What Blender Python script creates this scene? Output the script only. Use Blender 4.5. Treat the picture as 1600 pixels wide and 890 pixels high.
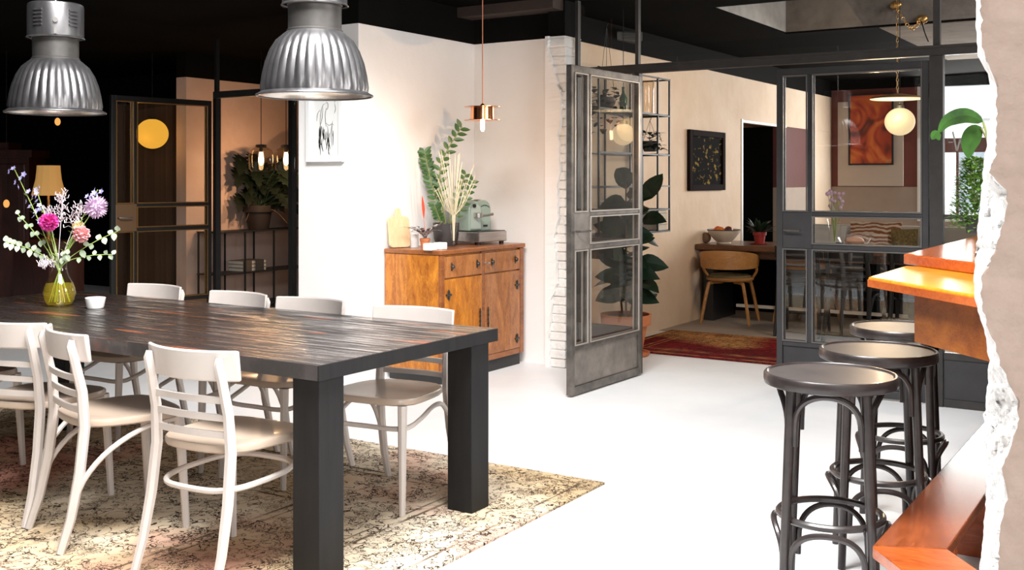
import bpy, bmesh, math, random
from math import sin, cos, pi, radians, sqrt, atan2
from mathutils import Vector, Matrix, noise
random.seed(7)
for o in list(bpy.data.objects): bpy.data.objects.remove(o)
C = bpy.context.scene.collection
S = bpy.context.scene
# ---------------------------------------------------------------- camera
FPX, HC, HY, YAW = 1680., 1.38, 281., radians(32.7)
FW = Vector((-sin(YAW), cos(YAW), 0)); RT = Vector((cos(YAW), sin(YAW), 0))
cd = bpy.data.cameras.new('camera'); cam = bpy.data.objects.new('camera', cd); C.objects.link(cam)
cam.location = (0, 0, HC); cam.rotation_euler = (radians(90), 0, YAW)
cd.sensor_width = 36; cd.lens = 36*FPX/1600; cd.shift_y = -(445-HY)/1600; cd.clip_start = 0.05; cd.clip_end = 200
S.camera = cam
# ---------------------------------------------------------------- world, lights, exposure
S.view_settings.view_transform = 'Standard'; S.view_settings.look = 'None'
S.view_settings.gamma = 1; S.view_settings.exposure = 0.8
w = bpy.data.worlds.new('world'); S.world = w; w.use_nodes = True
w.node_tree.nodes['Background'].inputs[0].default_value = (0.93, 0.96, 1.0, 1)
w.node_tree.nodes['Background'].inputs[1].default_value = 2.4
def area(name, loc, target, sx, sy, power, col=(1,1,1)):
    l = bpy.data.lights.new(name, 'AREA'); l.shape = 'RECTANGLE'; l.size = sx; l.size_y = sy; l.energy = power; l.color = col
    o = bpy.data.objects.new(name, l); C.objects.link(o); o.location = loc
    o.rotation_euler = (Vector(target)-Vector(loc)).to_track_quat('-Z', 'Y').to_euler(); return o
def point(name, loc, power, col, r=0.):
    l = bpy.data.lights.new(name, 'POINT'); l.energy = power; l.color = col; l.shadow_soft_size = r
    o = bpy.data.objects.new(name, l); C.objects.link(o); o.location = loc; return o
area('skylight_daylight', (-1.7, 2.1, 4.55), (-3.0, 3.7, 0), 2.6, 1.7, 400, (1, .985, .97))
area('side_fill', (1.3, 4.5, 2.2), (-4.6, 5.2, 1.2), 2.0, 1.6, 85, (1, .98, .96))  # added lamp above the bar to light the side wall; no window
area('passage_fill', (2.4, -1.6, 2.4), (-.3, 1.8, 1.4), 1.6, 1.6, 105, (1, .97, .94))  # added lamp behind the camera to brighten the broken wall
area('recess_fill', (-.55, 8.6, 3.1), (-3.1, 8.8, 3.0), .6, .5, 14, (1, .97, .93))  # added lamp inside the ceiling recess to brighten its concrete
area('street_window_daylight', (-1.6, 14.2, 1.9), (-2.6, 9.0, .8), 3.0, 1.6, 110, (1, .98, .95))
# ---------------------------------------------------------------- pixel -> point helpers
def at(px, py, z=0.):
    Z = FPX*(HC-z)/(py-HY); p = FW*Z+RT*((px-800)/FPX*Z); return Vector((p.x, p.y, z))
def PZ(px, py, Z):
    p = FW*Z+RT*((px-800)/FPX*Z); return Vector((p.x, p.y, HC-(py-HY)*Z/FPX))
def ray(px): return FW+RT*((px-800)/FPX)
def onX(px, X, py=HY):
    d = ray(px); t = X/d.x; return Vector((X, t*d.y, HC-(py-HY)*t/FPX))
def onY(px, Y, py=HY):
    d = ray(px); t = Y/d.y; return Vector((t*d.x, Y, HC-(py-HY)*t/FPX))
# ---------------------------------------------------------------- materials
MATS = {}
def base_mat(name):
    m = bpy.data.materials.new(name); m.use_nodes = True
    return m, m.node_tree, m.node_tree.nodes['Principled BSDF']
def mat(name, col, rough=.5, metal=0., var=.0, vscale=6., bump=0., bscale=40., col2=None, spec=.5, stretch=(1,1,1), detail=6, thr=None, coat=0, emit=None, estr=0):
    if name in MATS: return MATS[name]
    m, nt, b = base_mat(name); N = nt.nodes; L = nt.links
    b.inputs['Roughness'].default_value = rough; b.inputs['Metallic'].default_value = metal
    b.inputs['Specular IOR Level'].default_value = spec; b.inputs['Coat Weight'].default_value = coat
    b.inputs['Coat Roughness'].default_value = .12
    b.inputs['Base Color'].default_value = (*col, 1)
    if emit: b.inputs['Emission Color'].default_value = (*emit, 1); b.inputs['Emission Strength'].default_value = estr
    if var or col2 or bump:
        tc = N.new('ShaderNodeTexCoord'); mp = N.new('ShaderNodeMapping'); mp.inputs['Scale'].default_value = stretch
        L.new(tc.outputs['Object'], mp.inputs[0])
    if var or col2:
        n = N.new('ShaderNodeTexNoise'); n.inputs['Scale'].default_value = vscale; n.inputs['Detail'].default_value = detail; n.inputs['Roughness'].default_value = .62
        L.new(mp.outputs[0], n.inputs[0])
        r = N.new('ShaderNodeValToRGB'); lo, hi = thr or (.3, .7)
        r.color_ramp.elements[0].position = lo; r.color_ramp.elements[1].position = hi
        c2 = col2 or tuple(max(0, c*(1-var)) for c in col)
        r.color_ramp.elements[0].color = (*c2, 1); r.color_ramp.elements[1].color = (*col, 1)
        L.new(n.outputs[0], r.inputs[0]); L.new(r.outputs[0], b.inputs['Base Color'])
    if bump:
        n2 = N.new('ShaderNodeTexNoise'); n2.inputs['Scale'].default_value = bscale; n2.inputs['Detail'].default_value = 5
        bp = N.new('ShaderNodeBump'); bp.inputs['Strength'].default_value = bump; bp.inputs['Distance'].default_value = .02
        L.new(mp.outputs[0], n2.inputs[0]); L.new(n2.outputs[0], bp.inputs['Height']); L.new(bp.outputs[0], b.inputs['Normal'])
    MATS[name] = m; return m
def wood(name, c1, c2, rough=.35, axis='X', scale=3., dist=4., coat=.2, bands=14, c3=None):
    if name in MATS: return MATS[name]
    m, nt, b = base_mat(name); N = nt.nodes; L = nt.links
    tc = N.new('ShaderNodeTexCoord'); mp = N.new('ShaderNodeMapping')
    st = {'X': (.22, 1, 1), 'Y': (1, .22, 1), 'Z': (1, 1, .22)}[axis]
    mp.inputs['Scale'].default_value = st; L.new(tc.outputs['Object'], mp.inputs[0])
    n = N.new('ShaderNodeTexNoise'); n.inputs['Scale'].default_value = scale*2; n.inputs['Detail'].default_value = 8; n.inputs['Distortion'].default_value = dist*.25
    L.new(mp.outputs[0], n.inputs[0])
    n2 = N.new('ShaderNodeTexNoise'); n2.inputs['Scale'].default_value = scale*bands; n2.inputs['Detail'].default_value = 4; n2.inputs['Distortion'].default_value = dist*.5
    L.new(mp.outputs[0], n2.inputs[0])
    mx = N.new('ShaderNodeMix'); mx.data_type = 'FLOAT'; mx.inputs[0].default_value = .45
    L.new(n.outputs[0], mx.inputs[2]); L.new(n2.outputs[0], mx.inputs[3])
    r = N.new('ShaderNodeValToRGB'); e = r.color_ramp.elements
    e[0].position = .36; e[1].position = .62; e[0].color = (*c2, 1); e[1].color = (*c1, 1)
    if c3: x = e.new(.7); x.color = (*c3, 1)
    L.new(mx.outputs[0], r.inputs[0]); L.new(r.outputs[0], b.inputs['Base Color'])
    b.inputs['Roughness'].default_value = rough; b.inputs['Coat Weight'].default_value = coat; b.inputs['Coat Roughness'].default_value = .15
    MATS[name] = m; return m
def glass(name, tint=(1,1,1), refl=.10, edge=.9, gl_rough=0.0):
    if name in MATS: return MATS[name]
    m = bpy.data.materials.new(name); m.use_nodes = True; nt = m.node_tree; N = nt.nodes; L = nt.links; N.clear()
    out = N.new('ShaderNodeOutputMaterial'); t = N.new('ShaderNodeBsdfTransparent'); t.inputs[0].default_value = (*tint, 1)
    g = N.new('ShaderNodeBsdfGlossy'); g.inputs['Roughness'].default_value = gl_rough
    lw = N.new('ShaderNodeLayerWeight'); lw.inputs[0].default_value = .35
    mr = N.new('ShaderNodeMapRange'); mr.inputs['To Min'].default_value = refl; mr.inputs['To Max'].default_value = edge
    pw = N.new('ShaderNodeMath'); pw.operation = 'POWER'; pw.inputs[1].default_value = 2.5
    mx = N.new('ShaderNodeMixShader'); L.new(lw.outputs['Facing'], pw.inputs[0]); L.new(pw.outputs[0], mr.inputs[0]); L.new(mr.outputs[0], mx.inputs[0])
    L.new(t.outputs[0], mx.inputs[1]); L.new(g.outputs[0], mx.inputs[2]); L.new(mx.outputs[0], out.inputs[0])
    MATS[name] = m; return m
def emis(name, col, s):
    return mat(name, tuple(c_*.05 for c_ in col), .6, emit=col, estr=s, spec=.1)
M_white = mat('white_plaster', (.86, .84, .82), .75, var=.04, vscale=2.2, bump=.18, bscale=9)
M_brickw = mat('white_painted_brick', (.80, .78, .75), .7, var=.12, vscale=9, bump=.5, bscale=30)
M_pinkwall = mat('warm_plaster', (.84, .68, .53), .8, col2=(.72, .54, .38), vscale=1.6, bump=.25, bscale=7)
M_pink2 = mat('blush_plaster', (.70, .52, .44), .8, col2=(.60, .43, .35), vscale=2.5, bump=.3, bscale=8)
M_black = mat('black_paint', (.006, .006, .0055), .8, var=.3, vscale=2, spec=.05)
M_void = mat('unlit_space', (.004, .004, .004), .95, spec=.1)  # near-black colour puts the dark of unlit spaces into the surface
M_ceil = mat('black_ceiling_paint', (.006, .0055, .005), .95, var=.35, vscale=1.5, spec=.02)
M_conc = mat('raw_concrete', (.20, .175, .155), .9, col2=(.10, .085, .075), vscale=4, bump=.5, bscale=14)
M_conc2 = mat('pale_concrete', (.42, .42, .42), .9, col2=(.28, .28, .28), vscale=6, bump=.4, bscale=20)
M_floor = mat('polished_screed', (.80, .81, .82), .42, col2=(.68, .69, .70), vscale=.9, bump=.03, bscale=30, spec=.4)
M_steel = mat('dark_steel', (.020, .019, .018), .5, .0, col2=(.034, .030, .028), vscale=14)
M_steel2 = mat('worn_steel', (.19, .17, .15), .4, .55, col2=(.06, .053, .048), vscale=9)
M_steelp = mat('steel_panel', (.26, .225, .20), .5, .3, col2=(.13, .115, .10), vscale=7)
M_steelg = mat('grey_steel', (.036, .035, .037), .5, .05, col2=(.025, .024, .026), vscale=8)
M_brass = mat('warm_brass', (.55, .33, .12), .3, .9)
M_blk = mat('black_metal', (.009, .009, .009), .5, .1)
M_glass = glass('pane_glass', (.96, .965, .96), .055, .8)
M_glassd = glass('jar_glass', (.98, .98, .97), .06, .75)
M_amber = glass('smoked_amber_glass', (.96, .88, .78), .07, .8)
M_chair = mat('cream_chair_paint', (.58, .525, .49), .42, var=.06, vscale=12)
M_seat = mat('cream_seat_paint', (.44, .345, .27), .36, var=.08, vscale=10, coat=.15)
M_bend = mat('black_bentwood', (.018, .0145, .0145), .38, col2=(.040, .030, .028), vscale=18, coat=.25)
M_stoolseat = mat('worn_black_seat', (.045, .041, .043), .36, col2=(.085, .072, .068), vscale=5, coat=.05)
M_leg = mat('black_table_paint', (.006, .006, .0065), .6, spec=.3, col2=(.012, .0115, .0115), vscale=10, stretch=(3, 3, .4))
M_cab = wood('golden_walnut_burl', (.60, .225, .025), (.25, .062, .007), .32, 'Z', 4., 12, .35, 9, c3=(.72, .31, .045))
M_cab2 = wood('walnut_edge', (.34, .115, .03), (.16, .045, .012), .35, 'Y', 5, 3, .3)
M_cabd = wood('brown_walnut_door', (.48, .19, .055), (.20, .06, .015), .34, 'Z', 4., 10, .3, 9, c3=(.58, .27, .09))
M_bar = wood('orange_varnished_pine', (.78, .30, .022), (.52, .14, .010), .28, 'X', 3, 3, .25)
M_barred = wood('red_varnished_wood', (.50, .115, .022), (.30, .055, .010), .2, 'X', 4, 3, .5)
M_apron = wood('brown_plywood', (.34, .105, .014), (.18, .045, .008), .35, 'X', 5, 6, .2)
M_foot = wood('reddish_step_wood', (.30, .075, .022), (.15, .032, .010), .18, 'Y', 3, 3, .5)
M_lightwood = wood('pale_beech', (.72, .52, .31), (.60, .40, .22), .5, 'Z', 5, 2, 0)
M_chairwood = wood('honey_oak', (.52, .27, .09), (.38, .17, .05), .38, 'X', 6, 2, .2)
M_desk = wood('dark_oak', (.16, .07, .03), (.07, .028, .012), .4, 'X', 4, 3, .2)
M_copper = mat('polished_copper', (.85, .36, .16), .18, 1., var=.15, vscale=4)
M_zinc = mat('brushed_aluminium', (.22, .215, .22), .36, .85, col2=(.085, .083, .086), vscale=9, stretch=(1, 1, .35))
M_zincin = mat('lamp_inner_aluminium', (.75, .68, .60), .25, .8)
M_dzinc = mat('tarnished_neck_metal', (.12, .115, .11), .45, .7, col2=(.2, .19, .18), vscale=7)
def refraction_mix(name, tint, dif, k):  # diffuse share stands in for bright refraction inside the liquid
    m = bpy.data.materials.new(name); m.use_nodes = True; nt = m.node_tree; N = nt.nodes; L = nt.links; N.clear()
    out = N.new('ShaderNodeOutputMaterial'); t = N.new('ShaderNodeBsdfTransparent'); t.inputs[0].default_value = (*tint, 1); d = N.new('ShaderNodeBsdfTranslucent'); d.inputs[0].default_value = (*dif, 1); d2 = N.new('ShaderNodeBsdfDiffuse'); d2.inputs[0].default_value = (*dif, 1)
    a = N.new('ShaderNodeMixShader'); a.inputs[0].default_value = .5; L.new(d.outputs[0], a.inputs[1]); L.new(d2.outputs[0], a.inputs[2])
    x = N.new('ShaderNodeMixShader'); x.inputs[0].default_value = k; L.new(t.outputs[0], x.inputs[1]); L.new(a.outputs[0], x.inputs[2]); L.new(x.outputs[0], out.inputs[0]); return m
M_terr = mat('terracotta', (.60, .20, .075), .8, col2=(.45, .14, .05), vscale=7)
M_soil = mat('potting_soil', (.02, .013, .009), .95)
M_leafd = mat('dark_leaf', (.012, .034, .014), .4, col2=(.006, .016, .008), vscale=9)
M_leafg = mat('mid_leaf', (.06, .14, .035), .4, col2=(.03, .08, .02), vscale=9)
M_leafb = mat('bright_leaf', (.16, .32, .05), .5, col2=(.08, .18, .03), vscale=9)
M_stem = mat('plant_stem', (.18, .22, .07), .6)
M_bark = mat('woody_stem', (.10, .06, .03), .8)
M_rusty = mat('dark_pot', (.045, .042, .042), .5)
M_white_obj = mat('white_ceramic', (.85, .84, .82), .4)
M_wax = mat('frosted_white_glass', (.82, .82, .80), .5)
# ---------------------------------------------------------------- mesh builder
class MB:
    def __init__(s): s.v = []; s.f = []; s.m = []
    def add(s, vs, fs, mi=0):
        k = len(s.v); s.v += [tuple(v) for v in vs]; s.f += [tuple(i+k for i in f) for f in fs]; s.m += [mi]*len(fs); return s
    def box(s, c, d, rz=0, mi=0, M=None):
        x, y, z = (q/2 for q in d); vs = [Vector((a*x, b*y, e*z)) for a in (-1, 1) for b in (-1, 1) for e in (-1, 1)]
        R = M or Matrix.Rotation(rz, 3, 'Z'); vs = [R@v+Vector(c) for v in vs]
        return s.add(vs, [(0,1,3,2),(4,6,7,5),(0,4,5,1),(2,3,7,6),(0,2,6,4),(1,5,7,3)], mi)
    def b2(s, x0, x1, y0, y1, z0, z1, mi=0):
        return s.box(((x0+x1)/2, (y0+y1)/2, (z0+z1)/2), (abs(x1-x0), abs(y1-y0), abs(z1-z0)), mi=mi)
    def prism(s, poly, z0, z1, mi=0):
        n = len(poly); A = sum(poly[i][0]*poly[(i+1)%n][1]-poly[(i+1)%n][0]*poly[i][1] for i in range(n))
        if A < 0: poly = poly[::-1]
        vs = [(p[0], p[1], z0) for p in poly]+[(p[0], p[1], z1) for p in poly]
        fs = [tuple(range(n))[::-1], tuple(range(n, 2*n))]+[(i, (i+1)%n, n+(i+1)%n, n+i) for i in range(n)]
        return s.add(vs, fs, mi)
    def tube(s, pts, r, seg=8, closed=False, flat=1., mi=0, caps=True):
        P = [Vector(p) for p in pts]; n = len(P); rs = r if isinstance(r, (list, tuple)) else [r]*n
        vs = []; up = None
        for i in range(n):
            if closed: t = (P[(i+1)%n]-P[i-1])
            else: t = P[min(i+1, n-1)]-P[max(i-1, 0)]
            if t.length < 1e-9: t = Vector((0, 0, 1))
            t.normalize()
            if up is None:
                up = Vector((0, 0, 1)) if abs(t.z) < .9 else Vector((0, 1, 0))
            a = up-t*up.dot(t)
            if a.length < 1e-4: a = Vector((1, 0, 0))-t*t.x
            a.normalize(); up = a; b = t.cross(a)
            for k in range(seg):
                q = 2*pi*k/seg+pi/seg; vs.append(P[i]+a*cos(q)*rs[i]*flat+b*sin(q)*rs[i])
        fs = []
        for i in range(n if closed else n-1):
            j = (i+1)%n
            for k in range(seg): fs.append((i*seg+k, i*seg+(k+1)%seg, j*seg+(k+1)%seg, j*seg+k))
        if not closed and caps: fs += [tuple(range(seg))[::-1], tuple((n-1)*seg+k for k in range(seg))]
        return s.add(vs, fs, mi)
    def lathe(s, prof, seg=24, c=(0, 0, 0), flute=None, mi=0, close=False):
        vs = []
        for (r, z) in prof:
            for k in range(seg):
                a = 2*pi*k/seg; rr = r*(flute(a, r, z) if flute else 1); vs.append((c[0]+rr*cos(a), c[1]+rr*sin(a), c[2]+z))
        fs = []; n = len(prof)
        for i in range(n-1):
            for k in range(seg): fs.append((i*seg+k, i*seg+(k+1)%seg, (i+1)*seg+(k+1)%seg, (i+1)*seg+k))
        if close: fs += [tuple(range(seg))[::-1], tuple((n-1)*seg+k for k in range(seg))]
        return s.add(vs, fs, mi)
    def sphere(s, c, r, seg=16, rings=10, sc=(1, 1, 1), mi=0):
        vs = []; fs = []
        for i in range(rings+1):
            t = pi*i/rings
            for k in range(seg):
                a = 2*pi*k/seg; vs.append((c[0]+r*sc[0]*sin(t)*cos(a), c[1]+r*sc[1]*sin(t)*sin(a), c[2]+r*sc[2]*cos(t)))
        for i in range(rings):
            for k in range(seg): fs.append((i*seg+k, (i+1)*seg+k, (i+1)*seg+(k+1)%seg, i*seg+(k+1)%seg))
        return s.add(vs, fs, mi)
    def leaf(s, base, d, L, W, droop=.3, n=6, up=(0, 0, 1), shape=None, fold=.15, mi=0, notch=0):
        d = Vector(d).normalized(); up = Vector(up); side = d.cross(up)
        if side.length < .05: side = d.cross(Vector((1, 0, 0)))
        side.normalize(); nor = side.cross(d).normalized(); base = Vector(base); vs = []; fs = []
        for i in range(n+1):
            t = i/n; wv = W*.5*(shape(t) if shape else sin(pi*min(1, max(0, t))**.8)**.8 if 0 < t < 1 else 0.02)
            if notch and i % 2 == 1 and 0 < i < n: wv *= (1-notch)
            c = base+d*L*t-Vector((0, 0, 1))*droop*L*t*t+nor*0
            vs += [c-side*wv+nor*wv*fold, c, c+side*wv+nor*wv*fold]
        for i in range(n):
            a = i*3; fs += [(a, a+1, a+4, a+3), (a+1, a+2, a+5, a+4)]
        return s.add(vs, fs, mi)
    def build(s, name, material, parent=None, smooth=False, loc=None, rz=0, bevel=0):
        me = bpy.data.meshes.new(name); me.from_pydata(s.v, [], s.f)
        ms = material if isinstance(material, (list, tuple)) else [material]
        for q in ms: me.materials.append(q)
        if len(ms) > 1: me.polygons.foreach_set('material_index', s.m)
        me.update(); me.validate()
        o = bpy.data.objects.new(name, me); C.objects.link(o)
        if smooth:
            me.polygons.foreach_set('use_smooth', [True]*len(me.polygons))
            try: me.set_sharp_from_angle(angle=radians(40))
            except Exception: pass
        if loc is not None: o.location = loc
        o.rotation_euler.z = rz
        if bevel:
            b = o.modifiers.new('bevel', 'BEVEL'); b.width = bevel; b.segments = 2; b.limit_method = 'ANGLE'; b.angle_limit = radians(50)
        if parent is not None: o.parent = parent
        return o
def thing(name, label, cat, loc=(0, 0, 0), rz=0, group=None):
    o = bpy.data.objects.new(name, None); o.empty_display_size = .1; C.objects.link(o); o.location = loc; o.rotation_euler.z = rz
    return tag(o, label, cat, group)
def tag(o, label, cat, group=None):
    o['label'] = label; o['category'] = cat
    if group: o['group'] = group
    return o
def struct(o): o['kind'] = 'structure'; return o
def dup(root, label, loc=None, rz=None, group=None):
    r = root.copy(); C.objects.link(r); r['label'] = label
    if loc is not None: r.location = loc
    if rz is not None: r.rotation_euler.z = rz
    if group: r['group'] = group
    for ch in list(root.children):
        c = ch.copy(); C.objects.link(c); c.parent = r
        for g in ch.children:
            d = g.copy(); C.objects.link(d); d.parent = c
    return r
def box(name, m, x0, x1, y0, y1, z0, z1, parent=None, bevel=0): return MB().b2(x0, x1, y0, y1, z0, z1).build(name, m, parent, bevel=bevel)
def arc(fn, n): return [fn(i/n) for i in range(n+1)]
# ================================================================ SETTING
CZ = 2.70; YP = 6.94; XS = -4.80; YB = 6.93; YF = 5.555; PT = 2.44
struct(box('floor', M_floor, -16, 6, -6, 16, -.08, 0))
struct(box('floor_shade_zone', mat('shaded_screed', (.36, .32, .28), .6, col2=(.26, .225, .195), vscale=2), -4.2, -.1, 9.02, 14.5, 0, .0008))  # darker sheet puts the far room's dim light into the floor colour
# ceiling with rectangular recess
hx0, hx1, hy0, hy1 = -3.17, -.4, 7.77, 9.52
c = MB()
c.b2(-16, hx0, 4.6, 16, CZ, CZ+.015); c.b2(hx1, 4, 4.6, 16, CZ, CZ+.015); c.b2(hx0, hx1, 4.6, hy0, CZ, CZ+.015); c.b2(hx0, hx1, hy1, 16, CZ, CZ+.015)
ceil = struct(c.build('ceiling', M_ceil))
box('recess_side', M_conc2, hx0-.05, hx0, hy0, hy1, CZ+.016, CZ+.75, ceil)
box('recess_back', M_conc, hx0-.05, hx1, hy1, hy1+.05, CZ+.016, CZ+.75, ceil)
box('recess_top', M_conc, hx0-.05, hx1, hy0, hy1, CZ+.75, CZ+.8, ceil)
box('recess_front', M_conc, hx0-.05, hx1, hy0-.05, hy0-.001, CZ+.016, CZ+.75, ceil)
box('concrete_panel', mat('beige_concrete', (.34, .27, .21), .9, col2=(.22, .17, .13), vscale=5), -2.35, hx1, hy1+.02, 12.5, CZ-.006, CZ-.0005, ceil)
box('recess_end', M_conc2, hx1, hx1+.05, hy0, hy1, CZ+.016, CZ+.75, ceil)
# the rest of the room round the camera: dark walls, roof with the skylight opening
M_rest = mat('brown_grey_wall', (.035, .028, .025), .9, var=.2)
struct(box('wall_behind', M_rest, -16, 4, -4.1, -4, 0, 4.9)); struct(box('wall_bar_side', M_rest, 4, 4.1, -4, 14, 0, 4.9)); struct(box('wall_dark_near', M_void, -16, -15.9, -4, 2, 0, 4.9))
rf = struct(box('roof', M_ceil, -16, -3.3, -4, 4.6, 4.8, 4.9)); box('roof_panel', M_ceil, .2, 4, -4, 4.6, 4.8, 4.9, rf); box('roof_panel', M_ceil, -3.3, .2, -4, 1.0, 4.8, 4.9, rf); box('roof_panel', M_ceil, -3.3, .2, 3.2, 4.6, 4.8, 4.9, rf)
box('roof_step', M_ceil, -16, 4, 4.6, 4.7, CZ+.121, 4.9, rf)
struct(box('trim_1', mat('dark_brown_beam', (.05, .03, .022), .7, col2=(.02, .014, .012), vscale=4), -6.2, -3.95, 6.70, 6.90, CZ-.075, CZ-.001))
struct(box('trim_2', M_black, -6.2, 1.2, 3.17, 3.29, CZ, CZ+.12))
# white pillar block and the wall beside the cabinet, black band above
wl = struct(box('wall_left', M_white, -5.35, XS, YF, 7.04, 0, PT)); box('painted_band', M_black, -5.35, XS, YF, 7.04, PT, CZ, wl)
wb = struct(box('wall_back', M_white, XS+.001, -3.96, YB, 7.04, 0, PT)); box('painted_band', M_black, XS+.001, -3.94, YB-.0, 7.04, PT, CZ, wb)
# brick pilaster with courses as parts, ragged plaster edge over it
px0, px1 = -4.09, -3.925
pil = struct(box('trim_3', M_black, px0+.01, px1-.012, 6.85, 7.10, PT+.002, CZ))
z = 0.; rnd = random.Random(3); k = 0
while z < PT-.01:
    h = min(.0655, PT-z); j = rnd.uniform(-.006, .006); k += 1
    MB().b2(px0, px1+j*.7, 6.835+rnd.uniform(-.005, .005), 6.965+rnd.uniform(-.01, .01) if k % 2 else 7.08, z+.003, z+h-.003).build('brick', M_brickw, pil, bevel=.006)
    if k % 2: MB().b2(px0, px1+rnd.uniform(-.006, .004), 6.972, 7.08, z+.003, z+h-.003).build('brick', M_brickw, pil, bevel=.006)
    z += h
box('mortar_core', M_brickw, px0, px1-.012, 6.845, 7.078, 0, PT, pil)
edge = [(0, -4.045), (.25, -4.05), (.5, -4.03), (.62, -3.985), (.8, -3.99), (.95, -4.01), (1.1, -3.97), (1.3, -3.98), (1.5, -3.955), (1.7, -3.972), (1.9, -3.945), (2.0, -3.95), (2.12, -3.99), (2.25, -4.03), (2.35, -4.06), (2.44, -4.055)]
pts = []
for i in range(len(edge)-1):
    (a, xa), (b, xb) = edge[i], edge[i+1]
    for q in range(6):
        t = q/6; pts.append((xa+(xb-xa)*t+rnd.uniform(-.009, .009), a+(b-a)*t))
pts.append((edge[-1][1], PT))
n = len(pts); vs = [(-4.6, YB-.002, p[1]) for p in pts]+[(-4.12, YB-.006, p[1]) for p in pts]+[(-4.085, 6.815, p[1]) for p in pts]+[(p[0], 6.812+rnd.uniform(-.003, .003), p[1]) for p in pts]+[(p[0]+rnd.uniform(0, .006), 6.836, p[1]) for p in pts]
fs = []
for r in range(4):
    for i in range(n-1): fs.append((r*n+i, (r+1)*n+i, (r+1)*n+i+1, r*n+i+1))
MB().add(vs, fs).build('ragged_plaster', M_white, pil)
# warm room walls
wr = struct(box('wall_warm_room', M_pinkwall, -4.36, -4.2, 7.09, 11.17, 0, 2.49)); box('painted_band', M_black, -4.36, -4.2, 7.09, 14.5, 2.49, CZ, wr)
box('upper_wall', M_pinkwall, -4.36, -4.2, 11.17, 14.5, 2.02, 2.489, wr)
box('red_reflection_panel', mat('reflected_maroon', (.13, .035, .03), .75, var=.15), -4.36, -4.2, 12.62, 13.7, 1.29, 2.019, wr)  # maroon puts a red reflection in the door glass into the wall colour
box('beige_panel', mat('beige_wainscot', (.42, .33, .27), .75, var=.1), -4.36, -4.2, 12.62, 13.7, 0, 1.289, wr)
box('corner_wall', M_pinkwall, -4.36, -4.2, 13.7, 14.5, 0, 2.019, wr)
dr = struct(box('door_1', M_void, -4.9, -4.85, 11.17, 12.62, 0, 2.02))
MB().b2(-4.22, -4.19, 11.13, 11.169, 0, 2.04).b2(-4.22, -4.19, 11.169, 12.62, 2.005, 2.03).build('door_frame', M_white_obj, dr)
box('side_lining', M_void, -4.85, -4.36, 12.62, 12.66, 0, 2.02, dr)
# far wall and street window
wf = struct(box('wall_far', mat('reflected_maroon2', (.20, .055, .04), .75, var=.15), -4.36, -3.09, 14.5, 14.65, 1.29, 2.58))
box('wainscot', mat('beige_wainscot', (.42, .33, .27)), -4.36, -3.09, 14.49, 14.65, 0, 1.289, wf)
box('painted_band', M_black, -4.36, 2.5, 14.5, 14.65, 2.58, CZ, wf)
box('window_parapet', mat('beige_wainscot', (.42, .33, .27)), -3.09, 2.5, 14.5, 14.65, 0, .85, wf)
wn = struct(MB().b2(-3.09, -3.05, 14.48, 14.66, .85, 2.58).b2(-1.2, -1.14, 14.5, 14.6, .85, 2.58).b2(-3.09, 2.5, 14.5, 14.6, .85, .91).build('window_1', M_white_obj))
box('pane', M_glass, -3.05, 2.5, 14.55, 14.555, .91, 2.58, wn)
struct(box('wall_right', M_conc, -.1, 0, 7.1, 14.5, 0, CZ))
# left rooms: blush wall beyond the partition and dark backdrop
wq = struct(box('wall_blush_room', M_pink2, -8.95, -8.8, 7.5, 13, 0, 2.44)); box('painted_band', M_black, -8.95, -8.8, 7.5, 13, 2.44, CZ, wq)
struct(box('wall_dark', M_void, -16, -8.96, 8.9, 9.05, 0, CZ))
struct(box('wall_dark_side', M_void, -15.9, -15.8, 2, 8.9, 0, 4.79))
struct(box('wall_blush_end', M_pink2, -8.8, -4.37, 12.9, 13, 0, CZ))
# ================================================================ STEEL PARTITION
def rail_set(parent, x0, x1, y, m=M_steel, mull=None, panel=True, d=.045):
    pass
part = struct(MB().b2(-3.905, 1.0, YP-.03, YP+.03, 2.14, 2.20).b2(-3.905, 1.0, YP-.045, YP-.03, 2.185, 2.20).b2(-7.74, -5.35, YP-.03, YP+.03, 2.14, 2.20).build('trim_4', M_steel))
for x0, x1 in ((-3.905, -3.865), (-3.405, -3.365), (-1.405, -1.325), (-.62, -.57)):
    box('post', M_steel, x0, x1, YP-.03, YP+.03, 0, 2.139, part, bevel=.003)
for x0, x1 in ((-3.89, -3.865), (-3.40, -3.375), (-1.385, -1.345), (-.61, -.58)):
    box('upper_mullion', M_steel, x0, x1, YP-.02, YP+.02, 2.201, CZ-.001, part)
for x0, x1 in ((-3.864, -3.40), (-3.374, -1.385), (-1.344, -.61)):
    box('transom_pane', M_glass, x0+.002, x1-.002, YP-.003, YP+.003, 2.201, CZ-.001, part)
for x0, x1 in ((-3.863, -3.407), (-1.323, -.622)):
    for z0, z1 in ((1.14, 1.17), (.93, .96), (.29, .33), (.0, .05)): box('sidelight_rail', M_steel, x0, x1, YP-.02, YP+.02, z0, z1, part)
    for z0, z1 in ((1.171, 2.139), (.961, 1.139), (.331, .929)): box('pane', M_glass, x0, x1, YP-.003, YP+.003, z0, z1, part)
    box('kick_panel', M_steelg, x0, x1, YP-.012, YP+.012, .051, .289, part)
for x0, x1 in ((-7.74, -7.70), (-6.78, -6.735), (-5.40, -5.352)):
    box('post', M_blk, x0, x1, YP-.03, YP+.03, 0, 2.139, part)
    box('upper_mullion', M_blk, x0+.006, x1-.006, YP-.02, YP+.02, 2.201, CZ-.001, part)
for x0, x1 in ((-6.734, -5.401),): box('pane', M_glass, x0, x1, YP-.003, YP+.003, .05, 2.139, part)
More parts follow.
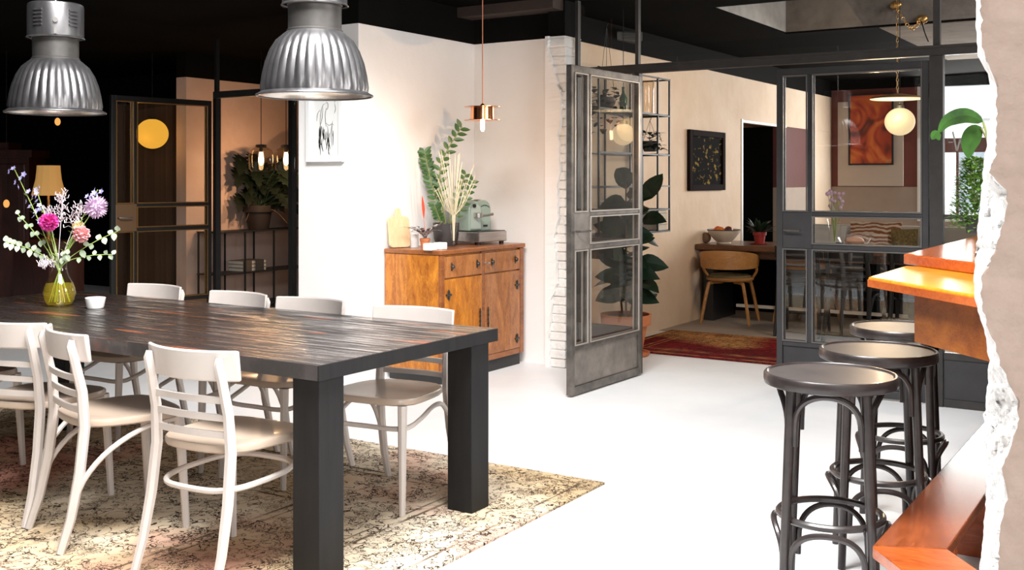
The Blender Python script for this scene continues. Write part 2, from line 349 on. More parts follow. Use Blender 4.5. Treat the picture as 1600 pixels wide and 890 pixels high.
def leaf_door(name, label, hinge, ang, m_frame, m_panel, bead, W=.965, H=2.10, lock=1):
    """local x runs from hinge (0) to free edge (W); narrow lock column at the free edge"""
    t = thing(name, label, 'door', (hinge[0], hinge[1], .012), ang)
    xm0, xm1 = W-.235, W-.205; sw = .04
    def p(nm, m, x0, x1, z0, z1, th=.04, yo=0): return box(nm, m, x0, x1, -th/2+yo, th/2+yo, z0, z1, t, bevel=.003)
    p('stile', m_frame, 0, sw, 0, H); p('stile', m_frame, W-sw, W, 0, H)
    p('top_rail', m_frame, sw, W-sw, H-.045, H); p('bottom_rail', m_frame, sw, W-sw, 0, .05)
    for z0, z1 in ((1.135, 1.16), (.92, .95), (.28, .31)): p('cross_rail', m_frame, sw, xm0-.0005 if z0 > .5 else W-sw, z0, z1, .036)
    p('mullion', m_frame, xm0, xm1, .311, .919, .034); p('mullion', m_frame, xm0, xm1, 1.161, H-.046, .034)
    p('lock_panel', m_panel, xm0, W-sw-.0005, .92, 1.16, .034)
    p('kick_panel', m_panel, sw, W-sw, .0505, .2795, .012)
    for x0, x1 in ((sw, xm0), (xm1, W-sw)):
        for z0, z1 in ((.311, .919), (1.161, H-.046)): p('pane', M_glass, x0+.001, x1-.001, z0, z1, .006)
    p('pane', M_glass, sw+.001, xm0-.001, .951, 1.134, .006)
    b = MB()   # glazing beads, bright thin strips round each opening
    for x0, x1 in ((sw, xm0), (xm1, W-sw)):
        for z0, z1 in ((.311, .919), (1.161, H-.046)) + (((.951, 1.134),) if x0 == sw else ()):
            for yo in (-.0215, .0215):
                for (a0, a1, c0, c1) in ((x0, x0+.008, z0, z1), (x1-.008, x1, z0, z1), (x0+.008, x1-.008, z0, z0+.008), (x0+.008, x1-.008, z1-.008, z1)):
                    b.b2(a0, a1, yo-.004, yo+.004, c0, c1)
    b.build('glazing_bead', bead, t)
    for yo in (-1, 1):
        h = MB().tube([(W-.06, 0, 1.04), (W-.06, yo*.05, 1.04), (W-.08, yo*.06, 1.04), (W-.17, yo*.06, 1.04)], .007, 8).build('lever_handle', M_steel2 if lock else bead, t, True)
    for zz in (.18, 1.05, 1.92): MB().lathe([(.011, 0), (.011, .09)], 10, (-.004, -.026, zz-.045), close=True).build('hinge', m_frame, t, True)
    return t
leaf_door('glazed_steel_door', 'open glazed worn steel door leaf beside the white brick pilaster', (-3.352, YP-.055), radians(-91.6), M_steel2, M_steelp, mat('pale_bead', (.42, .38, .34), .35, .5), W=.955)
leaf_door('glazed_steel_door', 'closed glazed dark grey steel door leaf behind the bar stools', (-1.409, YP), radians(180), M_steelg, M_steelg, mat('grey_bead', (.12, .115, .11), .4, .3), W=.958)
leaf_door('glazed_steel_door', 'open glazed black door leaf with brass coloured lines and yellow globe behind it', (-7.745, YP-.055), radians(-99.4), M_blk, mat('brown_lock_panel', (.16, .09, .045), .5, .4), M_brass, W=.98)
# ================================================================ RUGS
def rug_mat(name, light, mid, dark, accent, scale, wear, border=.45, red=(.35, .05, .03)):
    m, nt, b = base_mat(name); N = nt.nodes; L = nt.links; b.inputs['Roughness'].default_value = .95; b.inputs['Specular IOR Level'].default_value = .1
    tc = N.new('ShaderNodeTexCoord'); nz = N.new('ShaderNodeTexNoise'); nz.inputs['Scale'].default_value = scale*.8; nz.inputs['Detail'].default_value = 3
    ab = N.new('ShaderNodeVectorMath'); ab.operation = 'ABSOLUTE'; L.new(tc.outputs['Object'], ab.inputs[0]); L.new(ab.outputs[0], nz.inputs[0])
    mxv = N.new('ShaderNodeMixRGB'); mxv.inputs[0].default_value = .38; L.new(ab.outputs[0], mxv.inputs[1]); L.new(nz.outputs['Color'], mxv.inputs[2])
    def ramp(a, b_, c0, c1):
        r = N.new('ShaderNodeValToRGB'); r.color_ramp.elements[0].position = a; r.color_ramp.elements[1].position = b_
        r.color_ramp.elements[0].color = (*c0, 1); r.color_ramp.elements[1].color = (*c1, 1); return r
    def mul(a, b_):
        q = N.new('ShaderNodeMath'); q.operation = 'MULTIPLY'; L.new(a, q.inputs[0]); L.new(b_, q.inputs[1]); return q.outputs[0]
    W, K = (1, 1, 1), (0, 0, 0)
    v = N.new('ShaderNodeTexVoronoi'); v.feature = 'DISTANCE_TO_EDGE'; v.inputs['Scale'].default_value = scale; L.new(mxv.outputs[0], v.inputs['Vector'])
    r1 = ramp(.012, .032, W, K); L.new(v.outputs['Distance'], r1.inputs[0])
    v2 = N.new('ShaderNodeTexVoronoi'); v2.inputs['Scale'].default_value = scale*2.7; L.new(mxv.outputs[0], v2.inputs['Vector'])
    r2 = ramp(.20, .26, K, W); L.new(v2.outputs['Distance'], r2.inputs[0])
    r2b = ramp(.30, .36, W, K); L.new(v2.outputs['Distance'], r2b.inputs[0])
    ringm = mul(r2.outputs[0], r2b.outputs[0])
    mxm = N.new('ShaderNodeMath'); mxm.operation = 'MAXIMUM'; L.new(r1.outputs[0], mxm.inputs[0]); L.new(ringm, mxm.inputs[1])
    wn = N.new('ShaderNodeTexNoise'); wn.inputs['Scale'].default_value = 1.7; wn.inputs['Detail'].default_value = 8; wn.inputs['Roughness'].default_value = .7; L.new(tc.outputs['Object'], wn.inputs[0])
    rw = ramp(wear-.08, wear+.12, K, W); L.new(wn.outputs[0], rw.inputs[0])
    v3 = N.new('ShaderNodeTexVoronoi'); v3.inputs['Scale'].default_value = scale*6.5; v3.feature = 'DISTANCE_TO_EDGE'; L.new(mxv.outputs[0], v3.inputs['Vector'])
    r3 = ramp(.03, .10, W, K); L.new(v3.outputs['Distance'], r3.inputs[0]); pn = N.new('ShaderNodeTexNoise'); pn.inputs['Scale'].default_value = scale*.9; L.new(ab.outputs[0], pn.inputs[0]); r4 = ramp(.50, .56, K, W); L.new(pn.outputs[0], r4.inputs[0])
    fine = mul(r3.outputs[0], r4.outputs[0]); mx3 = N.new('ShaderNodeMath'); mx3.operation = 'MAXIMUM'; L.new(mxm.outputs[0], mx3.inputs[0]); L.new(fine, mx3.inputs[1])
    ink = mul(mx3.outputs[0], rw.outputs[0])
    # ground colour: patches between light, mid and accent
    gn = N.new('ShaderNodeTexNoise'); gn.inputs['Scale'].default_value = 1.1; gn.inputs['Detail'].default_value = 5; L.new(tc.outputs['Object'], gn.inputs[0])
    rg = ramp(.42, .62, light, mid); L.new(gn.outputs[0], rg.inputs[0])
    gn2 = N.new('ShaderNodeTexNoise'); gn2.inputs['Scale'].default_value = .75; gn2.inputs['Detail'].default_value = 4
    mp = N.new('ShaderNodeMapping'); mp.inputs['Location'].default_value = (3.3, 1.7, 0); L.new(tc.outputs['Object'], mp.inputs[0]); L.new(mp.outputs[0], gn2.inputs[0])
    ra = ramp(.52, .64, K, W); L.new(gn2.outputs[0], ra.inputs[0])
    m1 = N.new('ShaderNodeMixRGB'); L.new(ra.outputs[0], m1.inputs[0]); L.new(rg.outputs[0], m1.inputs[1]); m1.inputs[2].default_value = (*accent, 1)
    m2 = N.new('ShaderNodeMixRGB'); L.new(ink, m2.inputs[0]); L.new(m1.outputs[0], m2.inputs[1]); m2.inputs[2].default_value = (*dark, 1)
    # border lines from the edges (generated coordinates)
    L.new(m2.outputs[0], b.inputs['Base Color'])
    return m, N, L, b, m2, ramp, tc
def add_border(pack, sx, sy, lines, col, strength=.7):
    m, N, L, b, last, ramp, tc = pack
    sp = N.new('ShaderNodeSeparateXYZ'); L.new(tc.outputs['Object'], sp.inputs[0])
    def mth(op, a, c=None):
        q = N.new('ShaderNodeMath'); q.operation = op
        for i, v in enumerate((a, c)):
            if v is None: continue
            if isinstance(v, (int, float)): q.inputs[i].default_value = v
            else: L.new(v, q.inputs[i])
        return q.outputs[0]
    dx = mth('SUBTRACT', sx/2, mth('ABSOLUTE', sp.outputs[0])); dy = mth('SUBTRACT', sy/2, mth('ABSOLUTE', sp.outputs[1])); d = mth('MINIMUM', dx, dy)
    tot = None
    for (p, w_) in lines:
        q = mth('LESS_THAN', mth('ABSOLUTE', mth('SUBTRACT', d, p)), w_); tot = q if tot is None else mth('MAXIMUM', tot, q)
    wn = N.new('ShaderNodeTexNoise'); wn.inputs['Scale'].default_value = 5; wn.inputs['Detail'].default_value = 6; L.new(tc.outputs['Object'], wn.inputs[0])
    rw = ramp(.38, .6, (0, 0, 0), (strength,)*3); L.new(wn.outputs[0], rw.inputs[0])
    f = mth('MULTIPLY', tot, rw.outputs[0])
    mm = N.new('ShaderNodeMixRGB'); L.new(f, mm.inputs[0]); L.new(last.outputs[0], mm.inputs[1]); mm.inputs[2].default_value = (*col, 1)
    L.new(mm.outputs[0], b.inputs['Base Color']); return m
pk = rug_mat('faded_vintage_rug', (.66, .57, .44), (.46, .34, .20), (.035, .02, .014), (.55, .27, .20), 8.5, .37)
rm = add_border(pk, 4.2, 3.0, ((.08, .006), (.42, .008), (.47, .006), (.9, .006), (.95, .008)), (.06, .035, .02), .85)
tag(MB().b2(-2.1, 2.1, -1.5, 1.5, 0, .010).build('vintage_rug', rm, loc=(-4.38, 2.83, .001)), 'large faded cream and pink vintage rug under the dining table', 'rug')
pk = rug_mat('red_persian_rug', (.20, .012, .014), (.13, .010, .012), (.008, .005, .008), (.42, .21, .075), 9, .30)
rm = add_border(pk, 1.95, 1.28, ((.05, .012), (.20, .010), (.25, .006)), (.50, .27, .10), .9)
tag(MB().b2(-.975, .975, -.64, .64, 0, .010).build('persian_rug', rm, loc=(-3.11, 8.43, .001)), 'red and gold persian rug lying on the floor past the steel doors', 'rug')
# ================================================================ DINING TABLE
TX0, TX1, TY0, TY1, TZ = -5.37, -2.5, 2.685, 3.775, .757
def plank_mat():
    m, nt, b = base_mat('scuffed_black_planks'); N = nt.nodes; L = nt.links
    tc = N.new('ShaderNodeTexCoord'); mp = N.new('ShaderNodeMapping'); mp.inputs['Scale'].default_value = (1.1, 14, 1); L.new(tc.outputs['Object'], mp.inputs[0])
    n = N.new('ShaderNodeTexNoise'); n.inputs['Scale'].default_value = 2.6; n.inputs['Detail'].default_value = 8; n.inputs['Roughness'].default_value = .68; L.new(mp.outputs[0], n.inputs[0])
    r = N.new('ShaderNodeValToRGB'); e = r.color_ramp.elements; e[0].position = .42; e[0].color = (.012, .009, .009, 1); e[1].position = .66; e[1].color = (.10, .06, .05, 1)
    x = e.new(.54); x.color = (.03, .02, .018, 1); L.new(n.outputs[0], r.inputs[0])
    mp4 = N.new('ShaderNodeMapping'); mp4.inputs['Scale'].default_value = (1.6, 7, 1); L.new(tc.outputs['Object'], mp4.inputs[0]); n4 = N.new('ShaderNodeTexNoise'); n4.inputs['Scale'].default_value = 1.5; n4.inputs['Detail'].default_value = 5; L.new(mp4.outputs[0], n4.inputs[0])
    r5 = N.new('ShaderNodeValToRGB'); r5.color_ramp.elements[0].position = .60; r5.color_ramp.elements[1].position = .66; L.new(n4.outputs[0], r5.inputs[0])
    mx5 = N.new('ShaderNodeMixRGB'); L.new(r5.outputs[0], mx5.inputs[0]); L.new(r.outputs[0], mx5.inputs[1]); mx5.inputs[2].default_value = (.20, .055, .022, 1); L.new(mx5.outputs[0], b.inputs['Base Color'])
    r2 = N.new('ShaderNodeValToRGB'); r2.color_ramp.elements[0].position = .35; r2.color_ramp.elements[1].position = .62
    r2.color_ramp.elements[0].color = (.60,)*3+(1,); r2.color_ramp.elements[1].color = (.12,)*3+(1,); L.new(n.outputs[0], r2.inputs[0]); L.new(r2.outputs[0], b.inputs['Roughness'])
    r3 = N.new('ShaderNodeValToRGB'); r3.color_ramp.elements[0].position = .46; r3.color_ramp.elements[1].position = .56; r3.color_ramp.elements[1].color = (.9, .9, .9, 1); L.new(n.outputs[0], r3.inputs[0])
    bp = N.new('ShaderNodeBump'); bp.inputs['Strength'].default_value = .3; bp.inputs['Distance'].default_value = .01; L.new(n.outputs[0], bp.inputs['Height']); L.new(bp.outputs[0], b.inputs['Normal'])
    b.inputs['Specular IOR Level'].default_value = 1.0; L.new(r3.outputs[0], b.inputs['Coat Weight']); b.inputs['Coat Roughness'].default_value = .10; L.new(bp.outputs[0], b.inputs['Coat Normal'])
    return m
M_plank = plank_mat()
tb = thing('dining_table', 'long black dining table of scuffed planks with square legs', 'table', ((TX0+TX1)/2, (TY0+TY1)/2, 0))
cx, cy = (TX0+TX1)/2, (TY0+TY1)/2; NP = 12; pw = (TY1-TY0)/NP
rnd = random.Random(5)
for i in range(NP):
    y0 = TY0-cy+i*pw
    MB().b2(TX0-cx, TX1-cx, y0+.0006, y0+pw-.0006, TZ-.053, TZ+rnd.uniform(-.0012, .0)).build('plank', M_plank, tb, bevel=.0015)
box('end_board', M_leg, TX1-cx+.0003, TX1-cx+.006, TY0-cy, TY1-cy, TZ-.053, TZ-.0015, tb)
for lx in (TX0+.02, TX1-.143):
    for ly in (TY0+.03, TY1-.155): box('leg', M_leg, lx-cx, lx+.123-cx, ly-cy, ly+.125-cy, 0.0115, TZ-.0535, tb, bevel=.003)
# ================================================================ CHAIRS
def bentwood_chair(name, label, m, ms, loc, rz, group, kind='bow'):
    t = thing(name, label, 'chair', loc, rz, group)
    for s in (-1, 1):
        MB().tube([(s*.190, -.285, 0), (s*.186, -.245, .12), (s*.181, -.212, .28), (s*.176, -.192, .45), (s*.172, -.200, .58), (s*.168, -.226, .70), (s*.166, -.240, .755), (s*.166, -.236, .775)], [.015, .018, .020, .021, .0195, .018, .017, .011], 8).build('rear_leg', m, t, True)
        MB().tube([(s*.192, .196, 0), (s*.186, .186, .2), (s*.178, .172, .442)], [.014, .017, .020], 8).build('leg', m, t, True)
    def curved(x0, y0, bow, z0, z1, th, n=14):
        vs = []; fs = []
        for i in range(n+1):
            u = -1+2*i/n; x = x0*u; y = y0+bow*(u*u)
            for (dy, zz) in ((0, z0), (0, z1), (th, z1), (th, z0)): vs.append((x, y+dy, zz))
        for i in range(n):
            for k in range(4): fs.append((i*4+k, i*4+(k+1)%4, i*4+4+(k+1)%4, i*4+4+k))
        fs += [(3, 2, 1, 0), (n*4, n*4+1, n*4+2, n*4+3)]; return MB().add(vs, fs)
    b = curved(.212, -.252, .062, .692, .797, .016)
    b.v = [(x, y-(zz-.69)*.12, zz) for (x, y, zz) in b.v]
    b.build('backrest', m, t, True, bevel=.006)
    for zz, yy in ((.628, -.232), (.567, -.222), (.508, -.217)): curved(.168, yy, .016, zz-.011, zz+.011, .013, 8).build('slat', m, t, True)
    out = []                                  # rounded trapezoid seat
    for i in range(32):
        a = 2*pi*i/32; ca, sa = cos(a), sin(a); q = 4.2 if sa > 0 else 3.2
        r = 1/((abs(ca)**q+abs(sa)**q)**(1/q)); x = r*ca*.212; y = r*sa*.205
        out.append((x*(1+.06*y/.2), y-.005))
    vs = []; 
    for sc, zz in ((.97, .440), (1.0, .446), (1.0, .462), (.985, .469), (.90, .470), (.72, .4655), (.4, .464)): vs += [(x*sc, y*sc, zz) for x, y in out]
    fs = [tuple(range(32))[::-1]]
    for r in range(6):
        for k in range(32): fs.append((r*32+k, r*32+(k+1)%32, (r+1)*32+(k+1)%32, (r+1)*32+k))
    fs.append(tuple(range(6*32, 7*32)))
    MB().add(vs, fs).build('seat', ms, t, True)
    if kind == 'ring':
        MB().tube(smooth([((.186*(abs(cos(q))**.6)*(1 if cos(q) > 0 else -1)), -.015+.20*(abs(sin(q))**.7)*(1 if sin(q) > 0 else -1), .325+.01*sin(q)) for q in [2*pi*k/24 for k in range(24)]]+[(.186, -.015, .325)], 2), .0105, 8).build('stretcher', m, t, True)
    elif kind == 'arch':
        for s in (-1, 1): MB().tube(smooth([(s*.187, -.235, .17), (s*.192, -.20, .255), (s*.196, -.13, .335), (s*.194, -.03, .395), (s*.186, .07, .425), (s*.18, .155, .432)]), .0105, 8).build('arched_brace', m, t, True)
    else:
        P = [(-.186, -.232, .19), (-.192, -.19, .31), (-.198, -.12, .395), (-.203, -.03, .405), (-.203, .06, .375), (-.19, .14, .35), (-.13, .168, .342), (0, .155, .338)]
        P = P+[(-x, y, z_) for x, y, z_ in P[::-1][1:]]
        MB().tube(smooth(P), .0105, 8).build('stretcher', m, t, True)
    return t
def smooth(P, n=3):
    P = [Vector(p) for p in P]; out = []
    for i in range(len(P)-1):
        a, b, c_, d = P[max(i-1, 0)], P[i], P[i+1], P[min(i+2, len(P)-1)]
        for k in range(n):
            t = k/n; out.append(.5*((2*b)+(c_-a)*t+(2*a-5*b+4*c_-d)*t*t+(3*b-a-3*c_+d)*t**3))
    out.append(P[-1]); return out
GN = 'cream chairs round the dining table'; zr = .0115
ch = bentwood_chair('dining_chair', 'cream bentwood chair on the near side, closest to the near table leg', M_chair, M_seat, (-2.935, 2.715, zr), radians(3), GN, 'ring')
def chr_(lab, x, y, r): return dup(ch, lab, (x, y, zr), radians(r), GN)
ch = bentwood_chair('dining_chair', 'cream bentwood chair turned sideways, second from the near table leg', M_chair, M_seat, (-3.615, 2.745, zr), radians(-17), GN, 'arch')
chr_('cream bentwood chair on the near side, directly in front of the flower vase', -4.145, 2.765, 12)
chr_('cream bentwood chair at the left end of the near side, almost out of view', -4.96, 2.88, 2)
ch = bentwood_chair('dining_chair', 'cream bentwood chair on the far side of the table, in front of the golden cabinet', M_chair, M_seat, (-2.955, 3.62, zr), radians(186), GN)
chr_('cream bentwood chair on the far side of the table, in front of the white pillar', -3.615, 3.64, 182)
chr_('cream bentwood chair on the far side, in front of the plant rack', -4.13, 3.65, 178)
chr_('cream bentwood chair on the far side, in front of the black open door', -4.80, 3.68, 181)
# ================================================================ TABLE OBJECTS
VX = Vector((-4.752, 3.263, TZ)); s_ = 5.31/FPX
va = thing('glass_vase', 'round bellied clear glass vase with yellowish water on the dining table', 'vase', VX)
prof = [(.040, 0), (.058, .004), (.072, .030), (.078, .06), (.076, .09), (.062, .125), (.044, .155), (.036, .18), (.035, .205), (.040, .235), (.050, .258)]
MB().lathe([(.001, .002)]+prof, 28).build('vase_glass', M_glassd, va, True)
wat = refraction_mix('yellow_water', (.95, .86, .40), (.75, .62, .10), .22)
MB().lathe([(.0, .008), (.054, .010), (.068, .032), (.0735, .06), (.0715, .09), (.063, .112), (0, .113)], 28).build('water', wat, va, True)
tag(MB().lathe([(0, 0), (.036, 0), (.040, .006), (.048, .05), (.045, .052), (.042, .049), (.034, .012), (0, .011)], 28).build('candle_holder', M_wax, smooth=True, loc=at(149, 481, TZ)), 'small frosted white glass candle holder beside the flower vase', 'candle holder')
def VP(px, py, dz=0): return VX+RT*((px-93)*s_)+Vector((0, 0, (478-py)*s_))+FW*dz
neck = VX+Vector((0, 0, .2))
def stemline(tip, bx=0, by=0):
    base = VX+RT*(-bx*1.5)+FW*(.02*sin(tip[0]*57))+Vector((0, 0, .02)); nk = neck+RT*bx*.5+FW*by*.5; tip = Vector(tip)
    mid = nk.lerp(tip, .5)+Vector((0, 0, .02))
    return smooth([base, nk, mid, tip], 5)
M_lil = mat('lavender_petals', (.50, .46, .85), .6, var=.2); M_allium = mat('lilac_petals', (.72, .52, .72), .6, var=.2)
M_mag = mat('magenta_petals', (.78, .06, .38), .6, var=.35, vscale=30); M_pk = mat('pink_petals', (.85, .42, .42), .6, var=.2, vscale=30)
M_euc = mat('grey_green_leaf', (.55, .64, .47), .6, col2=(.32, .42, .28), vscale=12); M_wisp = mat('pale_wispy_sprig', (.72, .62, .66), .7)
M_fst = mat('light_green_stem', (.30, .42, .10), .6)
def floret(b, c, r, n, rr, dirn=None):
    dn = Vector(dirn or (rr.uniform(-1, 1), -1, rr.uniform(-.3, 1))).normalized()
    a = dn.orthogonal().normalized(); e = dn.cross(a)
    for k in range(n):
        q = 2*pi*k/n; d = a*cos(q)+e*sin(q)+dn*.3; b.leaf(c, d, r, r*.75, .05, 2, up=dn, fold=.1)
def spike(lab, tip, bx, nfl, mat_, sz=.018, span=.5):
    L = stemline(tip, bx); t = thing('flower_stem', lab, 'flower', L[0], 0, 'cut flowers in the glass vase'); o0 = L[0]; L = [p-o0 for p in L]; rr = random.Random(hash(lab) % 1000 if False else len(lab))
    MB().tube(L, .0022, 5).build('stem', M_fst, t, True)
    for i in range(nfl):
        u = 1-span*i/nfl; k = u*(len(L)-1); j = min(int(k), len(L)-2); p = L[j].lerp(L[j+1], k-j)+RT*rr.uniform(-.03, .03)+FW*rr.uniform(-.03, .03)
        b = MB(); floret(b, p, sz, 5, rr); b.build('blossom', mat_, t)
    b = MB()
    for i in range(16):
        u = .35+.45*i/16; k = u*(len(L)-1); j = min(int(k), len(L)-2); p = L[j].lerp(L[j+1], k-j)
        b.leaf(p, RT*rr.choice((-1, 1))+FW*rr.uniform(-1, 1)+Vector((0, 0, .8)), .04, .008, .1, 3)
    b.build('leaves', M_fst, t)
    return t
spike('tall lavender larkspur leaning left above the dining table', VP(22, 263), -.03, 14, M_lil, .017, .45)
spike('shorter lavender larkspur beside the yellow bud on the left of the bouquet', VP(50, 292, .04), -.015, 9, M_lil, .015, .35)
spike('lavender flower cluster at the top right of the bouquet', VP(149, 296, .03), .02, 8, M_lil, .016, .12)
def ball(lab, tip, r, mat_, bx, n=90, petal=.018, solid=True):
    L = stemline(tip, bx); t = thing('flower_stem', lab, 'flower', L[0], 0, 'cut flowers in the glass vase'); o0 = L[0]; L = [p-o0 for p in L]; rr = random.Random(n+int(r*1000)); c_ = L[-1]
    MB().tube(L, .0026, 5).build('stem', M_fst, t, True)
    b = MB()
    if solid: b.sphere(c_, r*.55, 10, 6)
    for i in range(n):
        zz = 1-2*(i+.5)/n; a = i*2.39996; rad = sqrt(1-zz*zz); d = Vector((rad*cos(a), rad*sin(a), zz))
        b.leaf(c_+d*r*(.45), d+Vector((rr.uniform(-.3, .3), rr.uniform(-.3, .3), rr.uniform(-.3, .3))), r*.62, petal, 0, 3, up=(rr.uniform(-1, 1), rr.uniform(-1, 1), 1), fold=.3)
    b.build('blossom', mat_, t); return t
ball('magenta carnation in the middle of the bouquet', VP(83, 346, -.05), .046, M_mag, -.005, 110, .03)
ball('pink carnation to the lower right of the bouquet', VP(131, 365, -.03), .042, M_pk, .015, 90, .026)
ball('pale peach flower tucked beside the pink carnation', VP(120, 354, .02), .030, mat('peach_petals', (.85, .68, .42), .6), .01, 60, .02)
ball('round lilac allium head on the right of the bouquet', VP(150, 323), .058, M_allium, .02, 150, .011)
def sprig(lab, tip, bx, n, sz, mat_, side=.02):
    L = stemline(tip, bx); t = thing('leafy_sprig', lab, 'plant sprig', L[0], 0, 'greenery in the glass vase'); o0 = L[0]; L = [p-o0 for p in L]; rr = random.Random(int(abs(L[-1].x)*1000)+n)
    MB().tube(L, .002, 5).build('stem', M_fst, t, True)
    for i in range(n):
        u = 1-.5*i/n; k = u*(len(L)-1); j = min(int(k), len(L)-2); p = L[j].lerp(L[j+1], k-j); q = (-1)**i
        b = MB(); d = Vector((0, 0, q*.9))+RT*rr.uniform(-.4, .6)*(1 if tip[0] > VX.x else -1)+FW*rr.uniform(-.5, .5)
        b.leaf(p, d, sz*rr.uniform(.8, 1.15), sz*.85, .1, 5, up=-FW+Vector((0, 0, .2)), fold=.12); b.build('leaf', mat_, t)
    return t
sprig('eucalyptus sprig reaching low left over the table', VP(14, 377, -.03), -.03, 14, .034, M_euc)
sprig('eucalyptus sprig on the upper left of the bouquet', VP(24, 335, .03), -.03, 9, .03, M_euc)
sprig('eucalyptus sprig reaching right with a large end leaf', VP(184, 361), .03, 8, .036, M_euc)
sprig('eucalyptus sprig hanging low on the right of the vase', VP(172, 398, .03), .03, 8, .028, M_euc)
sprig('pale leafy sprig at the mouth of the vase', VP(112, 396, -.05), .01, 8, .030, M_euc)
def wisp(lab, tip, bx, n=26, spread=.05):
    L = stemline(tip, bx); t = thing('wispy_sprig', lab, 'plant sprig', L[0], 0, 'greenery in the glass vase'); o0 = L[0]; L = [p-o0 for p in L]; rr = random.Random(n)
    MB().tube(L, .0016, 4).build('stem', M_wisp, t)
    b = MB()
    for i in range(n):
        u = 1-.3*i/n; k = u*(len(L)-1); j = min(int(k), len(L)-2); p = L[j].lerp(L[j+1], k-j)
        d = Vector((rr.uniform(-1, 1), rr.uniform(-1, 1), rr.uniform(-.3, 1))).normalized(); q = p+d*spread*rr.uniform(.4, 1)
        b.tube([p, p.lerp(q, .5)+Vector((0, 0, .01)), q], .0012, 3); b.tube([q, q+Vector((rr.uniform(-.02, .02), 0, .015))], .0022, 3)
    b.build('twigs', M_wisp, t); return t
wisp('pale wispy sprig standing up behind the magenta carnation', VP(94, 305, .03), -.01, 46)
wisp('pale wispy sprig left of the magenta carnation', VP(68, 328, .05), -.015, 40)
wisp('pale wispy sprig between the carnation and the allium', VP(122, 325, .05), .01, 44)
wisp('silvery sprig spilling over the neck of the vase', VP(72, 418, -.04), -.02, 38, .04)
# ================================================================ INDUSTRIAL PENDANTS
def industrial(label, x, y, rim, rz):
    M_neck = mat('dark_neck', (.045, .042, .04), .5, .5, col2=(.09, .085, .08), vscale=7)
    t = thing('pendant_lamp', label, 'lamp', (x, y, rim), rz, 'industrial pendants over the dining table')
    flute = lambda a, r, z_: 1+.036*abs(sin(a*16))*(1 if .012 < z_ < .245 else 0)
    MB().lathe([(.232, -.004), (.228, .004), (.214, .012), (.210, .03), (.203, .08), (.192, .13), (.174, .18), (.150, .22), (.125, .246), (.108, .258)], 128, flute=flute).build('shade', M_zinc, t, True)
    MB().lathe([(.226, 0), (.205, .02), (.196, .08), (.186, .13), (.168, .178), (.144, .215), (.10, .25)], 64).build('inner_shade', M_zincin, t, True)
    MB().tube([(.231*cos(a), .231*sin(a), -.002) for a in [2*pi*k/64 for k in range(64)]], .0045, 6, closed=True).build('rim', M_zinc, t, True)
    MB().lathe([(.112, .255), (.112, .262), (.107, .266), (.107, .36), (.112, .364)], 40).build('neck', M_neck, t, True)
    MB().lathe([(.133, .358), (.136, .362), (.130, .368), (.130, .515), (.127, .525), (.118, .53), (0, .53)], 48).build('gear_housing', M_zinc, t, True)
    for s in (-1, 1):
        for k in range(5):
            a = radians(-90+s*37); MB().box((.131*cos(a), .131*sin(a), .415+k*.018), (.045, .010, .008), a+pi/2).build('louvre', M_zinc, t)
    MB().tube([(0, -.128, .435), (0, -.142, .435)], .012, 12).build('bolt', M_dzinc, t, True)
    MB().box((0, -.133, .385), (.012, .01, .03)).build('latch', M_dzinc, t)
    MB().tube([(0, 0, .53), (0, 0, CZ-rim)], .004, 8).build('cable', mat('pale_rod', (.5, .5, .5), .4, .5), t)
    MB().sphere((0, 0, .11), .05, 14, 10, (1, 1, 1.3)).build('bulb', mat('white_bulb', (.9, .88, .82), .3), t, True)
    return t
industrial('ribbed aluminium pendant lamp hanging above the flower vase', onY(87, 3.23).x, 3.23, 1.712, radians(55))
industrial('ribbed aluminium pendant lamp hanging in front of the framed drawing', onY(492, 3.23).x, 3.23, 1.722, radians(43))
# ================================================================ CABINET
kx0, kx1, ky0, ky1, kz = -4.785, -4.30, 5.815, 6.865, .905
cb = thing('wooden_cabinet', 'golden walnut cabinet with two drawers and two doors against the white walls', 'cabinet', (kx1, ky0, 0))
def K(nm, m, x0, x1, y0, y1, z0, z1, par=None, bv=0):
    o = box(nm, m, x0-kx1, x1-kx1, y0-ky0, y1-ky0, z0, z1, par or cb, bevel=bv); return o
K('plinth', mat('black_plinth', (.02, .02, .02), .6), kx0+.02, kx1-.02, ky0+.03, ky1-.03, 0, .085)
K('body', M_cab, kx0, kx1-.022, ky0, ky1, .0855, kz-.0305, bv=.004)
K('worktop', M_cab2, kx0-.0, kx1+.008, ky0-.01, ky1+.01, kz-.03, kz, bv=.006)
for y0, y1 in ((ky0, ky0+.045), (ky1-.055, ky1)): K('corner_post', M_cab2, kx1-.0215, kx1, y0, y1, .0855, kz-.0305, bv=.006)
ym = (ky0+ky1)/2-.01
K('centre_post', M_cab2, kx1-.0215, kx1-.006, ym-.022, ym+.022, .0855, kz-.0305, bv=.003)
K('bottom_rail', M_cab2, kx1-.0215, kx1-.006, ky0+.046, ky1-.056, .0855, .125)
M_hw = mat('blackened_hardware', (.03, .027, .025), .35, .8, col2=(.12, .11, .1), vscale=60)
def plate(par, y, z_, h, w_, nm, lab=None):
    b = MB()
    for k in range(9):
        q = -1+2*k/8; b.sphere((.003-.0, y-ky0, z_+q*h/2), w_*(.5 if k % 2 else .34), 8, 5, (.25, 1, 1))
    return b.build(nm, M_hw, par, True)
